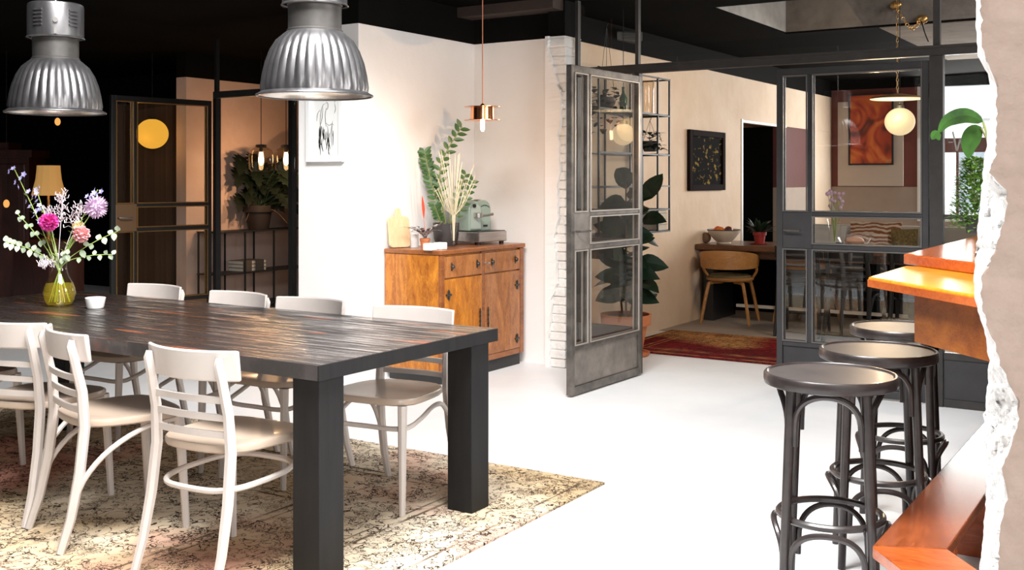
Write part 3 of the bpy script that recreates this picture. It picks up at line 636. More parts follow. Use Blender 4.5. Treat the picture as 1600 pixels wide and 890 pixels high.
for (y0, y1) in ((ky0+.047, ym-.023), (ym+.023, ky1-.057)):
    d = K('drawer', M_cabd, kx1-.0215, kx1-.002, y0, y1, .715, kz-.045, bv=.003)
    for yy in (y0+.075, y1-.065):
        MB().sphere((.012, yy-ky0, .79), .015, 12, 8).tube([(-.002, yy-ky0, .79), (.012, yy-ky0, .79)], .006, 8).build('knob', M_hw, d, True); plate(d, yy, .79, .045, .022, 'knob_plate')
    dd = K('door', M_cab if y0 < ym-.1 else M_cabd, kx1-.0215, kx1-.002, y0, y1, .128, .705, bv=.003)
    hy = y1-.028 if y0 < ym-.1 else y0+.028; plate(dd, hy, .40, .13, .028, 'handle')
    oy = y0+.04 if y0 < ym-.1 else y1-.04
    for zz in (.60, .20): plate(dd, oy, zz, .05, .034, 'hinge_plate'); MB().tube([(.002, oy-ky0-.03, zz), (.002, oy-ky0+.03, zz)], .007, 6).build('hinge', M_hw, dd)
MB().tube([(-.002, ym+.01-ky0, .79), (.03, ym+.01-ky0, .79)], .004, 6).tube([(.03, ym-ky0, .79), (.03, ym+.025-ky0, .79)], .008, 6).build('key', mat('steel_key', (.5, .5, .5), .3, .9), cb)
# things on the cabinet
def cab(px, X): p = onX(px, X); return Vector((X, p.y, kz))
p = cab(619, -4.752)
b = MB(); outl = []
for i in range(9): a = pi*i/16; outl.append((.082-.028+.028*sin(pi/2-a) if False else 0, 0))
def rrect(w_, h, r, n=5):
    o = []
    for (cx_, cy_, a0) in ((w_/2-r, r, -90), (w_/2-r, h-r, 0), (-w_/2+r, h-r, 90), (-w_/2+r, r, 180)):
        for k in range(n+1): a = radians(a0+90*k/n); o.append((cx_+r*cos(a), cy_+r*sin(a)))
    return o
def upright(poly, th): # polygon in local x,z, extruded in y
    n = len(poly); vs = [(x, -th/2, z_) for x, z_ in poly]+[(x, th/2, z_) for x, z_ in poly]
    return vs, [tuple(range(n)), tuple(range(n, 2*n))[::-1]]+[(i, n+i, n+(i+1)%n, (i+1)%n) for i in range(n)]
body = rrect(.175, .215, .03); top = [q for q in body]
poly = body[:12][:]; 
idx = [i for i, q in enumerate(body) if q[1] > .2]
poly = [q for q in body if q[0] > 0]; poly = sorted([q for q in poly], key=lambda q: q[1])
right = [(.0, 0)]+[q for q in poly if q[0] > .02]+[(.024, .222), (.020, .262), (.012, .275)]
prof2 = right+[(-x, z_) for x, z_ in right[::-1] if x > 0]
v_, f_ = upright(prof2, .018)
bd = MB().add(v_, f_).build('cutting_board', M_lightwood, loc=p+Vector((0.035, 0, .004)), bevel=.004); bd.rotation_euler = (radians(-7), 0, radians(72))
tag(bd, 'pale wooden cutting board with a handle leaning against the white wall', 'cutting board')
tag(MB().lathe([(0, 0), (.032, 0), (.032, .092), (.029, .094), (.027, .085), (0, .084)], 24).build('white_candle', M_white_obj, smooth=True, loc=cab(647, -4.70)), 'tall white cylinder candle behind the small terracotta pot', 'candle')
for i, (px, X, lab) in enumerate(((672, -4.39, 'square white tealight holder nearest the cabinet corner'), (688, -4.39, 'square white tealight holder beside the fluted glass vase'))):
    b = MB(); b.b2(-.035, .035, -.035, .035, 0, .048); o = b.build('tealight_holder', M_white_obj, loc=cab(px, X), bevel=.006); tag(o, lab, 'candle holder')
# bromeliad
p = cab(664, -4.56); t = thing('bromeliad', 'striped bromeliad with one red spike in a small terracotta pot', 'plant', p)
MB().lathe([(0, 0), (.026, 0), (.034, .05), (.034, .052), (.037, .052), (.037, .068), (.033, .068), (.031, .06), (0, .058)], 20).build('pot', M_terr, t, True)
m, nt, bs = base_mat('striped_leaf'); tc = nt.nodes.new('ShaderNodeTexCoord'); wv = nt.nodes.new('ShaderNodeTexNoise'); wv.inputs['Scale'].default_value = 60; r = nt.nodes.new('ShaderNodeValToRGB')
r.color_ramp.elements[0].position = .46; r.color_ramp.elements[1].position = .52; r.color_ramp.elements[0].color = (.03, .03, .03, 1); r.color_ramp.elements[1].color = (.45, .42, .42, 1)
nt.links.new(tc.outputs['Object'], wv.inputs[0]); nt.links.new(wv.outputs[0], r.inputs[0]); nt.links.new(r.outputs[0], bs.inputs[0]); M_strip = m
rr = random.Random(4)
for i in range(13):
    a = i*2.4; el = .7+.5*rr.random(); d = Vector((cos(a), sin(a), el*1.2)); L_ = rr.uniform(.20, .30)
    MB().leaf((0, 0, .07), d, L_, .034, .45, 8, shape=lambda t_: (.8 if t_ < .6 else .8*(1-(t_-.6)/.4)+.03), fold=.35).build('leaf', M_strip, t)
MB().leaf((0, 0, .1), (-.06, -.05, 1), .27, .026, 0, 8, up=(0, 1, 0), shape=lambda t_: .15 if t_ < .35 else max(.04, sin(pi*(t_-.35)/.65)), fold=.4).build('flower_spike', mat('red_bract', (.75, .06, .02), .5), t)
# zz plant
p = cab(697, -4.60); t = thing('zz_plant', 'tall glossy zz plant in a dark grey pot on the cabinet', 'plant', p)
MB().lathe([(0, 0), (.068, 0), (.088, .05), (.094, .12), (.097, .165), (.09, .165), (.085, .15), (0, .145)], 28).build('pot', M_rusty, t, True)
def zz(base, tip, bend, L, n, lw, par, m=M_leafg, seed=1):
    rr = random.Random(seed); tip = Vector(tip); base = Vector(base); mid = base.lerp(tip, .5)+Vector(bend); P = smooth([base, mid, tip], 8)
    MB().tube(P, [.008-.005*i/(len(P)-1) for i in range(len(P))], 6).build('stem', M_stem, par, True)
    for i in range(n):
        u = .25+.75*i/n; k = u*(len(P)-1); j = min(int(k), len(P)-2); q = P[j].lerp(P[j+1], k-j); dr_ = (P[j+1]-P[j]).normalized()
        sd = dr_.cross(FW).normalized()*(1 if i % 2 else -1); d = sd+dr_*.8+FW*rr.uniform(-.5, .5)
        MB().leaf(q, d, L*rr.uniform(.85, 1.1), lw, .1, 4, up=-FW+Vector((0, 0, .4)), fold=.2).build('leaf', m, par)
o0 = p
def lp(px, py, dz=0): return PZ(px, py, (p-Vector((0, 0, 0))).dot(FW)+dz)-o0
zz((0, 0, .14), lp(722, 197), RT*-.10+Vector((0, 0, .05)), .075, 22, .034, t, M_leafg, 2)
zz((-.01, 0, .14), lp(663, 235, .05), RT*-.02+Vector((0, 0, .03)), .07, 26, .036, t, M_leafg, 3)
zz((.02, 0, .14), lp(740, 280, .03), RT*.02, .06, 14, .03, t, M_leafg, 5)
zz((0, .02, .14), lp(728, 270, .08), RT*.0, .06, 14, .03, t, M_leafg, 6)
zz((-.02, -.02, .14), lp(678, 318, -.05), RT*.0, .06, 12, .03, t, M_leafg, 7)
# fluted vase with dried grass
p = cab(709, -4.40); t = thing('flute_vase', 'slender footed glass flute vase on the cabinet corner', 'vase', p)
MB().lathe([(.034, 0), (.03, .004), (.006, .010), (.005, .025), (.012, .03), (.005, .036), (.006, .045), (.014, .07), (.022, .13), (.026, .20), (.029, .235)], 20).build('vase_glass', M_glassd, t, True)
t2 = thing('dried_grass', 'bundle of pale dried grass standing in the flute vase', 'dried grass', p+Vector((0, 0, .05)))
b = MB(); rr = random.Random(9); M_dry = mat('dried_straw', (.80, .72, .52), .7, var=.15)
for i in range(46):
    a = rr.uniform(0, 2*pi); h = rr.uniform(.33, .56) if i > 6 else rr.uniform(.6, .66); sp = rr.uniform(.03, .17)
    tip = Vector((cos(a)*sp, sin(a)*sp, h)); b.tube([(cos(a)*.004, sin(a)*.004, 0), (cos(a)*.012, sin(a)*.012, .18), tip*.5+Vector((0, 0, h*.12)), tip*.8+Vector((0, 0, h*.06)), tip], [.001, .001, .0012, .0024, .0010], 4)
o = b.build('grass_stalks', M_dry, t2); o['kind'] = 'stuff'
# espresso machine
p = cab(745, -4.56); t = thing('espresso_machine', 'mint green rounded espresso machine on a steel base', 'coffee machine', p, radians(-6))
M_mint = mat('mint_enamel', (.30, .40, .34), .35, .1, coat=.4); M_stl = mat('brushed_steel', (.55, .52, .50), .3, .9, col2=(.38, .36, .34), vscale=30, stretch=(1, .1, 1))
box('base', M_stl, -.14, .16, -.16, .16, .02, .095, t, bevel=.006); box('drip_tray', mat('tray_grille', (.05, .05, .05), .4, .8), -.02, .15, -.15, .15, .0955, .100, t)
for sx, sy in ((-.11, -.13), (-.11, .13), (.13, -.13), (.13, .13)): MB().lathe([(.018, 0), (.018, .02)], 12, (sx, sy, 0), close=True).build('foot', M_blk, t)
def archbody(x0, x1, hw, z0, zs, n=14):
    pr = [(-hw, z0)]+[(-hw*cos(pi*i/n), zs+hw*sin(pi*i/n)) for i in range(n+1)]+[(hw, z0)]; k = len(pr)
    vs = [(x0, y, z_) for y, z_ in pr]+[(x1, y, z_) for y, z_ in pr]
    return MB().add(vs, [tuple(range(k))[::-1], tuple(range(k, 2*k))]+[(i, (i+1)%k, k+(i+1)%k, k+i) for i in range(k)])
b = archbody(-.14, .03, .075, .0955, .25); b.v = [(x, y+.055, z_) for x, y, z_ in b.v]; b.build('body', M_mint, t, True, bevel=.008)
b = archbody(-.14, .06, .072, .101, .245); b.v = [(x, y-.085, z_) for x, y, z_ in b.v]; b.build('front_housing', M_mint, t, True, bevel=.008)
b = archbody(.061, .066, .055, .115, .24); b.v = [(x, y-.085, z_) for x, y, z_ in b.v]; b.build('face_plate', mat('pale_mint', (.45, .55, .5), .3, .3), t, True)
MB().lathe([(.034, 0), (.034, .03), (.028, .034), (0, .034)], 20, (.085, -.085, .20)).build('group_head', M_stl, t, True)
MB().tube([(.09, -.085, .215), (.12, -.03, .215), (.13, .03, .222)], [.009, .008, .011], 10).build('portafilter_handle', M_stl, t, True)
MB().tube([(.066, -.11, .285), (.078, -.11, .285)], .014, 12).build('knob', M_blk, t, True)
MB().lathe([(.001, 0), (.026, .001), (.03, .003)], 20, (-.045, .06, .326)).build('emblem', M_brass, t)
b = MB()
for k in range(9): b.box((.0305, .055-.05+.0125*k, .285-.0008*(k-4)**2), (.002, .007, .010))
b.build('lettering', M_blk, t)
box('badge', M_blk, .030, .034, .04, .085, .125, .14, t)
# ================================================================ DRAWING, COPPER PENDANT
p0 = onY(480, YF-.02, 250); p1 = onY(536, YF-.02, 250)
t = thing('framed_drawing', 'black ink figure drawing in a white box frame on the white pillar', 'picture', ((p0.x+p1.x)/2, YF, 1.505)); w2 = (p1.x-p0.x)/2; fh = .62
box('backing', mat('paper', (.80, .80, .78), .8), -w2+.03, w2-.03, -.012, -.002, .03, fh-.03, t)
for (x0, x1, z0, z1) in ((-w2, -w2+.03, 0, fh), (w2-.03, w2, 0, fh), (-w2+.03, w2-.03, 0, .03), (-w2+.03, w2-.03, fh-.03, fh)): box('frame_bar', mat('white_frame', (.78, .78, .78), .5), x0, x1, -.035, -.001, z0, z1, t)
b = MB(); rr = random.Random(12); M_ink = mat('ink', (.01, .01, .01), .8)
def stroke(P, r=.0022):
    P = smooth([(x*w2*1.0, -.0135, z_) for x, z_ in P], 4); b.tube(P, [r*(.4+.8*sin(pi*i/(len(P)-1))) for i in range(len(P))], 4, flat=.3)
stroke([(.0, .40), (-.15, .39), (-.28, .33), (-.3, .26), (-.2, .23)]); stroke([(.0, .40), (.08, .41), (.14, .39), (.1, .36), (.02, .37)]); stroke([(.05, .37), (-.02, .33), (-.0, .27), (.05, .24)])
stroke([(-.3, .36), (-.45, .33), (-.5, .28)]); stroke([(-.15, .38), (-.2, .30), (-.3, .25)]); stroke([(.0, .27), (.2, .25), (.35, .26), (.45, .25)])
for k in range(26):
    x = rr.uniform(-.38, .45); z0 = rr.uniform(.12, .26); stroke([(x, z0), (x+rr.uniform(-.06, .06), z0-.05), (x+rr.uniform(-.08, .08), z0-rr.uniform(.06, .12))], rr.uniform(.0015, .004))
for k in range(12):
    x = rr.uniform(-.5, .5); z0 = rr.uniform(.44, .55); stroke([(x, z0), (x+.1, z0+rr.uniform(-.02, .02)), (x+.25, z0-.01)], .0018)
stroke([(.5, .40), (.55, .36), (.48, .33)]); stroke([(.6, .5), (.55, .44), (.5, .40)]); stroke([(.35, .1), (.3, .2), (.4, .28)])
b.build('ink_lines', M_ink, t)
p = onY(754, 6.0, 188)
t = thing('pendant_lamp', 'copper spool shaped pendant lamp with a bare bulb above the cabinet', 'lamp', (p.x, p.y, p.z))
prf = [(.124, 0), (.124, .003), (.082, .004), (.080, .088), (.124, .089), (.124, .092), (.0, .0925)]
MB().lathe([(.04, .0)]+prf, 48).build('shade', M_copper, t, True)
MB().lathe([(.02, .0925), (.02, .10), (.008, .112), (.004, .115)], 20).build('cap', M_copper, t, True)
MB().tube([(0, 0, .112), (0, 0, CZ-p.z)], .0035, 8).build('cable', mat('copper_cable', (.7, .25, .12), .4, .6), t)
MB().lathe([(0, -.075), (.009, -.072), (.013, -.06), (.013, .0), (.008, .03)], 16).build('bulb', emis('warm_bulb', (1, .72, .38), 12), t, True)
point('copper_lamp_light', (p.x, p.y-.02, p.z-.12), 5.5, (1, .58, .30))
# ================================================================ BAR
A = Vector((-.959, 3.747)); d45 = Vector((.69, -.724)); nin = Vector((.724, .69))
def bp(v): return (v.x, v.y)
bar = thing('bar_counter', 'orange varnished wooden bar counter with a cut corner and stepped top', 'counter', (0, 0, 0))
MB().prism([bp(A), bp(A+d45*1.25), bp(A+d45*1.25+nin*.62), (-.40, 4.38), (-.40, 4.3), (-.963, 4.30)], 1.015, 1.05).build('lower_top', M_bar, bar, bevel=.006)
o_ = -nin*.004
MB().prism([bp(A+o_), bp(A+d45*1.25+o_), bp(A+d45*1.25), bp(A)], 1.016, 1.0405).build('edge_band', M_barred, bar)
U = Vector((-.981, 4.361))
MB().prism([bp(U), bp(U+d45*1.35), bp(U+d45*1.35+nin*.9), (-.25, 6.6), (-.981, 6.6)], 1.0505, 1.092).build('upper_top', M_barred, bar, bevel=.006)
a0 = A+d45*.20+nin*.05
MB().prism([bp(a0), bp(a0+d45*.9), bp(a0+d45*.9+nin*.02), bp(a0+nin*.02)], .856, 1.0145).build('apron', M_apron, bar)
MB().prism([(a0.x+.03, a0.y+.05), (a0.x+.05, 6.55), (-.3, 6.55), (-.3, a0.y-.2), ], .0, 1.0145).build('body', mat('dark_bar_body', (.10, .05, .03), .5, var=.3), bar) if False else None
MB().prism([(-.56, 3.95), (-.56, 6.5), (-.30, 6.5), (-.30, 3.70)], 0, 1.0145).build('body', mat('dark_bar_body', (.09, .045, .025), .5, var=.3), bar)
# footrest along the bar
fz = .34; q = at(1363, 852, fz); q2 = at(1481, 857, fz)
ft = thing('bar_footrest', 'reddish wooden footrest step running along the foot of the bar', 'footrest', (q.x, q.y, 0))
fw_ = q2.x-q.x; dd = Vector((.62, -.785))
MB().prism([(0, 0), (fw_, q2.y-q.y), (fw_, 2.1), (0, 2.1)], fz-.035, fz).build('long_board', M_foot, ft, bevel=.004)
ep = (fw_, q2.y-q.y-.001); sh = Vector((dd.x, dd.y))*.6
MB().prism([(0, -.001), ep, (ep[0]+sh.x, ep[1]+sh.y), (sh.x, -.001+sh.y)], fz-.035, fz).build('end_board', M_barred, ft, bevel=.004)
for yy in (.25, 1.1, 1.95): box('bracket', M_barred, .02, fw_-.01, yy, yy+.03, .0, fz-.0355, ft)
MB().prism([(.05, .03), (.05+sh.x*.8, .03+sh.y*.8), (.08+sh.x*.8, .05+sh.y*.8), (.08, .05)], 0, fz-.0355).build('riser', mat('white_riser', (.6, .58, .55), .6), ft)
# ================================================================ BAR STOOLS
def stool(label, loc, rz):
    t = thing('bar_stool', label, 'stool', loc, rz, 'black bentwood stools along the bar')
    MB().lathe([(0, .727), (.198, .727), (.206, .731), (.2085, .742), (.2075, .760), (.203, .7655), (.197, .7655), (.194, .7615), (.190, .7605)], 56).build('seat_rim', M_bend, t, True)
    MB().lathe([(.1935, .7608), (.12, .7598), (0, .7590)], 56).build('seat', M_stoolseat, t, True)
    L = []
    for k in range(4):
        a = pi/2*k; f = lambda z_: Vector((cos(a)*(.195-.038*z_/.74), sin(a)*(.195-.038*z_/.74), z_))
        MB().tube([f(0), f(.35), f(.727)], [.0135, .0155, .0165], 10).build('leg', M_bend, t, True)
    MB().tube([(.160*cos(a), .160*sin(a), .315) for a in [2*pi*k/40 for k in range(40)]], .011, 8, closed=True).build('foot_ring', M_bend, t, True)
    def ar(k, zl, zh, r0, flare, nm, ins):
        a0_, a1_ = pi/2*k+ins, pi/2*(k+1)-ins; P = []
        for i in range(13):
            u = i/12; a = a0_+(a1_-a0_)*(.5-.5*cos(pi*u)); h = sin(pi*u)**.55; P.append((cos(a)*r0, sin(a)*r0, zl+(zh-zl)*h))
        MB().tube(smooth(P, 2), .010, 8).build(nm, M_bend, t, True)
    for k in range(4):
        ar(k, .55, .715, .158, 0, 'upper_brace', .10); ar(k, .13, .295, .176, 0, 'lower_brace', .10)
    return t
st = stool('black bentwood bar stool nearest the camera', (-1.0, 3.44, 0), radians(-32))
dup(st, 'black bentwood bar stool in the middle of the row of three', (-.995, 4.02, 0), radians(-25), 'black bentwood stools along the bar')
dup(st, 'black bentwood bar stool farthest from the camera, its seat half behind the bar panel', (-1.065, 4.69, 0), radians(-38), 'black bentwood stools along the bar')
# ================================================================ BROKEN WALL IN THE FOREGROUND
sil = [(-1200, 1530), (-1000, 1518), (-700, 1534), (-400, 1520), (-200, 1530), (-60, 1526), (0, 1524), (60, 1526), (90, 1528), (120, 1545), (150, 1549), (190, 1546), (240, 1539), (285, 1534), (330, 1530), (400, 1524), (440, 1521), (480, 1526), (500, 1532), (530, 1541), (560, 1545), (600, 1543), (640, 1538), (700, 1538), (760, 1541), (800, 1539), (850, 1535), (890, 1530), (960, 1532), (1100, 1536), (1600, 1530)]
brk = [(-1200, 1546), (-1000, 1540), (-700, 1556), (-400, 1536), (-200, 1548), (-60, 1536), (0, 1532), (60, 1534), (90, 1538), (120, 1553), (150, 1558), (190, 1558), (240, 1556), (270, 1546), (300, 1574), (340, 1570), (400, 1552), (430, 1534), (480, 1534), (510, 1543), (540, 1556), (580, 1566), (620, 1588), (650, 1592), (700, 1580), (730, 1564), (780, 1574), (820, 1563), (890, 1560), (960, 1556), (1100, 1560), (1600, 1560)]
def lerp_(T, y):
    for i in range(len(T)-1):
        if T[i][0] <= y <= T[i+1][0]: return T[i][1]+(T[i+1][1]-T[i][1])*(y-T[i][0])/(T[i+1][0]-T[i][0])
    return T[-1][1]
ZW = 1.6; ys = [-1103+26*i for i in range(40)]+[-60+7*i for i in range(168)]+[1200, 1400, 1600, 1728]; NB = 10; cols = NB+1
def nz3(x, y, s): return noise.noise(Vector((x*s, y*s, 3.1)))
ev = []; fv = []; pr_ = []
for y in ys:
    a = lerp_(sil, y)+3.0*nz3(0, y, .09)+2*nz3(5, y, .25); b_ = lerp_(brk, y)+4*nz3(9, y, .08)+3*nz3(3, y, .22); b_ = max(b_, a+4)
    row = []
    for i in range(NB+1):
        u = i/NB; px = a+(b_-a)*u; dep = ZW+.10*(1-u)**1.3+.022*nz3(px, y, .05)*(1 if 0 < i < NB else .3)+.010*nz3(px, y, .16)*(1 if i < NB else .2)
        row.append(PZ(px, y, dep))
    ev.append(row)
    fr = [row[-1]]
    for i in range(1, 15):
        px = b_+(2700-b_)*(i/14)**2.2; fr.append(PZ(px, y, ZW+.004*nz3(px, y, .02)+.0025*nz3(px, y, .06)))
    fv.append(fr); pr_.append(PZ(a+6, y, ZW+.30))
def grid(rows):
    n = len(rows[0]); vs = [p for r in rows for p in r]
    return vs, [(i*n+k, (i+1)*n+k, (i+1)*n+k+1, i*n+k+1) for i in range(len(rows)-1) for k in range(n-1)]
v_, f_ = grid(fv); M_rw = mat('rough_blush_wall', (.50, .385, .325), .85, col2=(.42, .315, .26), vscale=14, bump=.55, bscale=22)
wq2 = struct(MB().add(v_, f_).build('wall_front', M_rw, smooth=True))
v_, f_ = grid(ev); MB().add(v_, f_).build('broken_plaster_edge', mat('chalky_plaster', (.84, .82, .80), .9, col2=(.62, .57, .53), vscale=16, thr=(.25, .5), bump=.8, bscale=40), wq2, True)
v_, f_ = grid([[r[0], q_, PZ(2700, y, ZW+.30), r2[-1]] for r, q_, y, r2 in zip(ev, pr_, ys, fv)]); MB().add(v_, f_).build('wall_core', M_brickw, wq2)
# ================================================================ WARM ROOM
def pot_lathe(name, par, r, h, m=M_terr):
    MB().lathe([(0, 0), (r*.66, 0), (r*.86, h*.72), (r*.88, h*.72), (r, h*.73), (r*1.03, h), (r*.93, h), (r*.9, h*.9), (0, h*.88)], 32).build(name, m, par, True)
# rubber plant
pp = onY(985, 7.55); pp = Vector((pp.x, 7.62, 0)); pp.x = onY(978, 7.62).x
t = thing('rubber_plant', 'dark green rubber plant in a large terracotta pot behind the open steel door', 'plant', pp)
MB().lathe([(0, 0), (.17, 0), (.185, .012), (.19, .03), (.18, .03), (.165, .015), (0, .014)], 32).build('saucer', M_terr, t, True)
MB().lathe([(0, .015), (.125, .015), (.168, .24), (.172, .24), (.195, .245), (.20, .325), (.185, .325), (.178, .30), (0, .295)], 36).build('pot', M_terr, t, True)
MB().lathe([(0, .301), (.176, .301)], 24).build('soil', M_soil, t)
rr = random.Random(21)
for k, (dx, dy, h) in enumerate(((.0, .0, 1.15), (.07, .05, 1.0), (-.08, .03, .75), (.03, -.06, .85))):
    P = smooth([(dx*.4, dy*.4, .29), (dx, dy, .29+h*.4), (dx*1.6, dy*1.5, .29+h*.92)], 5)
    MB().tube(P, [.010-.004*i/(len(P)-1) for i in range(len(P))], 6).build('stem', M_bark, t, True)
    nl = int(h*14)
    for i in range(nl):
        u = .25+.75*i/(nl-1); kx = u*(len(P)-1); j = min(int(kx), len(P)-2); q_ = P[j].lerp(P[j+1], kx-j); a = i*2.4+k
        el = rr.uniform(.0, .6) if i < nl-2 else 1.6
        MB().leaf(q_, (cos(a), sin(a), el), rr.uniform(.22, .32), .155, rr.uniform(.1, .4), 6, up=(.5+rr.uniform(-.4, .4), -.8+rr.uniform(-.4, .4), .7), fold=.12).build('leaf', M_leafd, t)
# black wall rack next to the door (stands off the warm wall, running along Y)
rx0, rx1 = -4.19, -3.93; q0 = 7.45; q1 = onX(1047, -3.916).y
rack = thing('hanging_rack', 'tall black steel grid rack mounted on the warm plaster wall', 'shelf', (0, 0, 0))
zt, zb = 2.26, .93
ycol = [7.35, 7.95, 8.42, q1]
b = 0
for yy in ycol:
    for xx in (rx0, rx1): box('upright', M_blk, xx, xx+.014, yy-.007, yy+.007, zb, zt, rack)
lev = [zb, 1.12, 1.32, 1.59, 1.93, zt-.014]
for zz_ in lev:
    box('shelf_bar', M_blk, rx1, rx1+.014, ycol[0], ycol[-1], zz_, zz_+.012, rack); box('shelf_bar', M_blk, rx0, rx0+.014, ycol[0], ycol[-1], zz_, zz_+.012, rack)
    box('shelf_bar', M_blk, rx0+.014, rx1, ycol[-1]-.007, ycol[-1]+.007, zz_, zz_+.012, rack)
for zz_, ya, yb_ in ((1.93, ycol[0], ycol[-1]), (1.59, ycol[2], ycol[-1]), (1.12, ycol[0], ycol[1]), (.93, ycol[0], ycol[-1])): box('shelf', M_blk, rx0+.014, rx1, ya, yb_, zz_+.0122, zz_+.018, rack)
bx = (rx0+rx1)/2+.03
for i, (yy, w_, c_, lab) in enumerate(((q1-.12, .022, (.55, .5, .45), 'lowest stacked book at the end of the black rack'), (q1-.12, .022, (.16, .12, .10), 'second stacked book at the end of the black rack'), (q1-.11, .024, (.6, .56, .5), 'third stacked book at the end of the black rack'), (q1-.13, .02, (.08, .07, .07), 'topmost stacked book at the end of the black rack'))):
    o = MB(); o.b2(-.102, .104, -.084, .084, 0, .003); o.b2(-.102, .104, -.084, .084, w_+.02, w_+.023)
    o = tag(o.build('book', mat('book_cover_%d' % i, c_, .6), loc=(bx, yy, .9485+i*.0475)), lab, 'book', 'books on the black rack'); box('pages', mat('paper_pages', (.62, .57, .48), .9), -.10, .10, -.08, .08, .0031, w_+.0199, o)
for yy, lab in ((7.62, 'white square jar on the black rack behind the door glass'), (7.74, 'second white square jar on the black rack behind the door glass')):
    tag(MB().lathe([(0, 0), (.038, 0), (.042, .01), (.042, .07), (.036, .075), (0, .075)], 16).build('jar', M_white_obj, smooth=True, loc=(bx, yy, 1.1385)), lab, 'jar', 'white jars on the black rack')
t = thing('glass_cylinder', 'tall clear glass cylinder lamp on the upper shelf of the black rack', 'vase', (bx, q1-.22, 1.949))
MB().lathe([(.001, .001), (.06, .002), (.06, .29)], 20).build('cylinder', M_amber, t, True); MB().tube([(.03, .03, .002), (.045, .035, .285)], .005, 6).build('rod', M_white_obj, t)
tag(MB().lathe([(0, 0), (.03, 0), (.032, .01), (.032, .11), (.012, .15), (.012, .2), (0, .2)], 16).build('bottle', mat('green_bottle', (.01, .12, .03), .15), smooth=True, loc=(bx, 7.98, 1.949)), 'small dark green bottle on the upper shelf of the black rack', 'bottle')
def trailing(lab, loc, hang, n, seed, r=.10, drop=.25, m=M_leafd, cords=True, sz=.06):
    t = thing('hanging_plant', lab, 'plant', loc); rr = random.Random(seed)
    MB().lathe([(0, 0), (.05, 0), (.07, .04), (.075, .09), (.07, .09), (.065, .08), (0, .078)], 20).build('pot', M_rusty, t, True)
    if cords:
        for k in range(3):
            a = 2*pi*k/3; MB().tube([(.073*cos(a), .073*sin(a), .085), (0, 0, hang-.03)], .0018, 4).build('cord', M_blk, t)
        MB().tube(smooth([(0, 0, hang-.03), (.012, 0, hang-.015), (0, 0, hang), (-.012, 0, hang+.008)], 3), .003, 6).build('hook', M_blk, t)
    for i in range(n):
        a = rr.uniform(0, 2*pi); q_ = Vector((cos(a)*r*rr.random(), sin(a)*r*rr.random(), rr.uniform(-drop, .17))); 
        if q_.z < .06: q_ = Vector((cos(a)*rr.uniform(.075, .11), sin(a)*rr.uniform(.075, .11), q_.z))
        MB().leaf(q_, (cos(a), sin(a), rr.uniform(-.4, .8)), sz*rr.uniform(.8, 1.3), sz*.75, .3, 4).build('leaf', m, t)
    return t
t = trailing('bushy hanging plant on a cord under the upper shelf of the rack', (bx+.02, q1-.21, 1.625), .30, 60, 4, .09, .0)
MB().tube(smooth([(0, .05, .12), (.02, .14, .15), (.02, .19, .10)], 4), .003, 5).build('trailing_stem', M_stem, t)
for i in range(5): MB().leaf((.02, .13+i*.015, .14-i*.012), (0, (-1)**i, .3), .045, .035, .2, 4).build('leaf', M_leafd, t)
trailing('hanging plant with trailing leaves behind the upper door glass', (-4.06, onX(948, -4.06).y, 1.96), .70, 70, 8, .12, .22, M_leafd, True, .075)
# globe lamps; the first is added to imitate a reflection in the door glass
def globe(lab, p, r, col, s, pw, topz=CZ, scz=.95):
    t = thing('globe_lamp', lab, 'lamp', p)
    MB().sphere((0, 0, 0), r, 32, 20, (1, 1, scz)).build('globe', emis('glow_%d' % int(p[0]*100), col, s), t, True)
    MB().lathe([(.035, r*scz-.004), (.03, r*scz+.02), (.008, r*scz+.03)], 16).build('cap', M_blk, t, True)
    MB().tube([(0, 0, r*scz+.02), (0, 0, topz-p[2])], .003, 6).build('cable', M_blk, t)
    return t
p = PZ(974, 210, 8.3); globe('round cream globe standing in for a lamp reflection in the open door glass', (p.x, p.y, p.z), .088, (1, .70, .40), .52, 0)
p = PZ(1406, 190, 8.7); globe('cream globe lamp hanging behind the closed steel door', (p.x, p.y, p.z), .118, (1, .76, .43), .62, 0, hx0 and CZ+.75)
point('right_globe_light', (p.x-.1, p.y-.3, p.z), 14, (1, .72, .45))
p = PZ(238, 209, 11.2); globe('yellow glowing globe lamp behind the black left door', (p.x, p.y, p.z), .163, (1, .48, .05), .56, 0)
point('left_globe_light', (p.x+.1, p.y-.25, p.z-.1), 1.6, (1, .5, .12))
# painting on the warm wall
t = thing('framed_painting', 'dark still life painting in a black frame on the warm plaster wall', 'picture', (-4.199, 10.135, 1.275)); fw2 = .462; fh = .595
for (y0, y1, z0, z1) in ((-fw2, -fw2+.07, 0, fh), (fw2-.07, fw2, 0, fh), (-fw2+.07, fw2-.07, 0, .06), (-fw2+.07, fw2-.07, fh-.06, fh)): box('frame_bar', mat('black_brown_frame', (.012, .007, .006), .8, spec=.05), 0, .035, y0, y1, z0, z1, t, bevel=.006)
box('canvas', mat('dark_still_life', (.006, .005, .005), .8, col2=(.30, .20, .04), vscale=13, thr=(.39, .43), spec=.03, stretch=(1, .8, 1.5)), .002, .014, -fw2+.07, fw2-.07, .06, fh-.06, t)
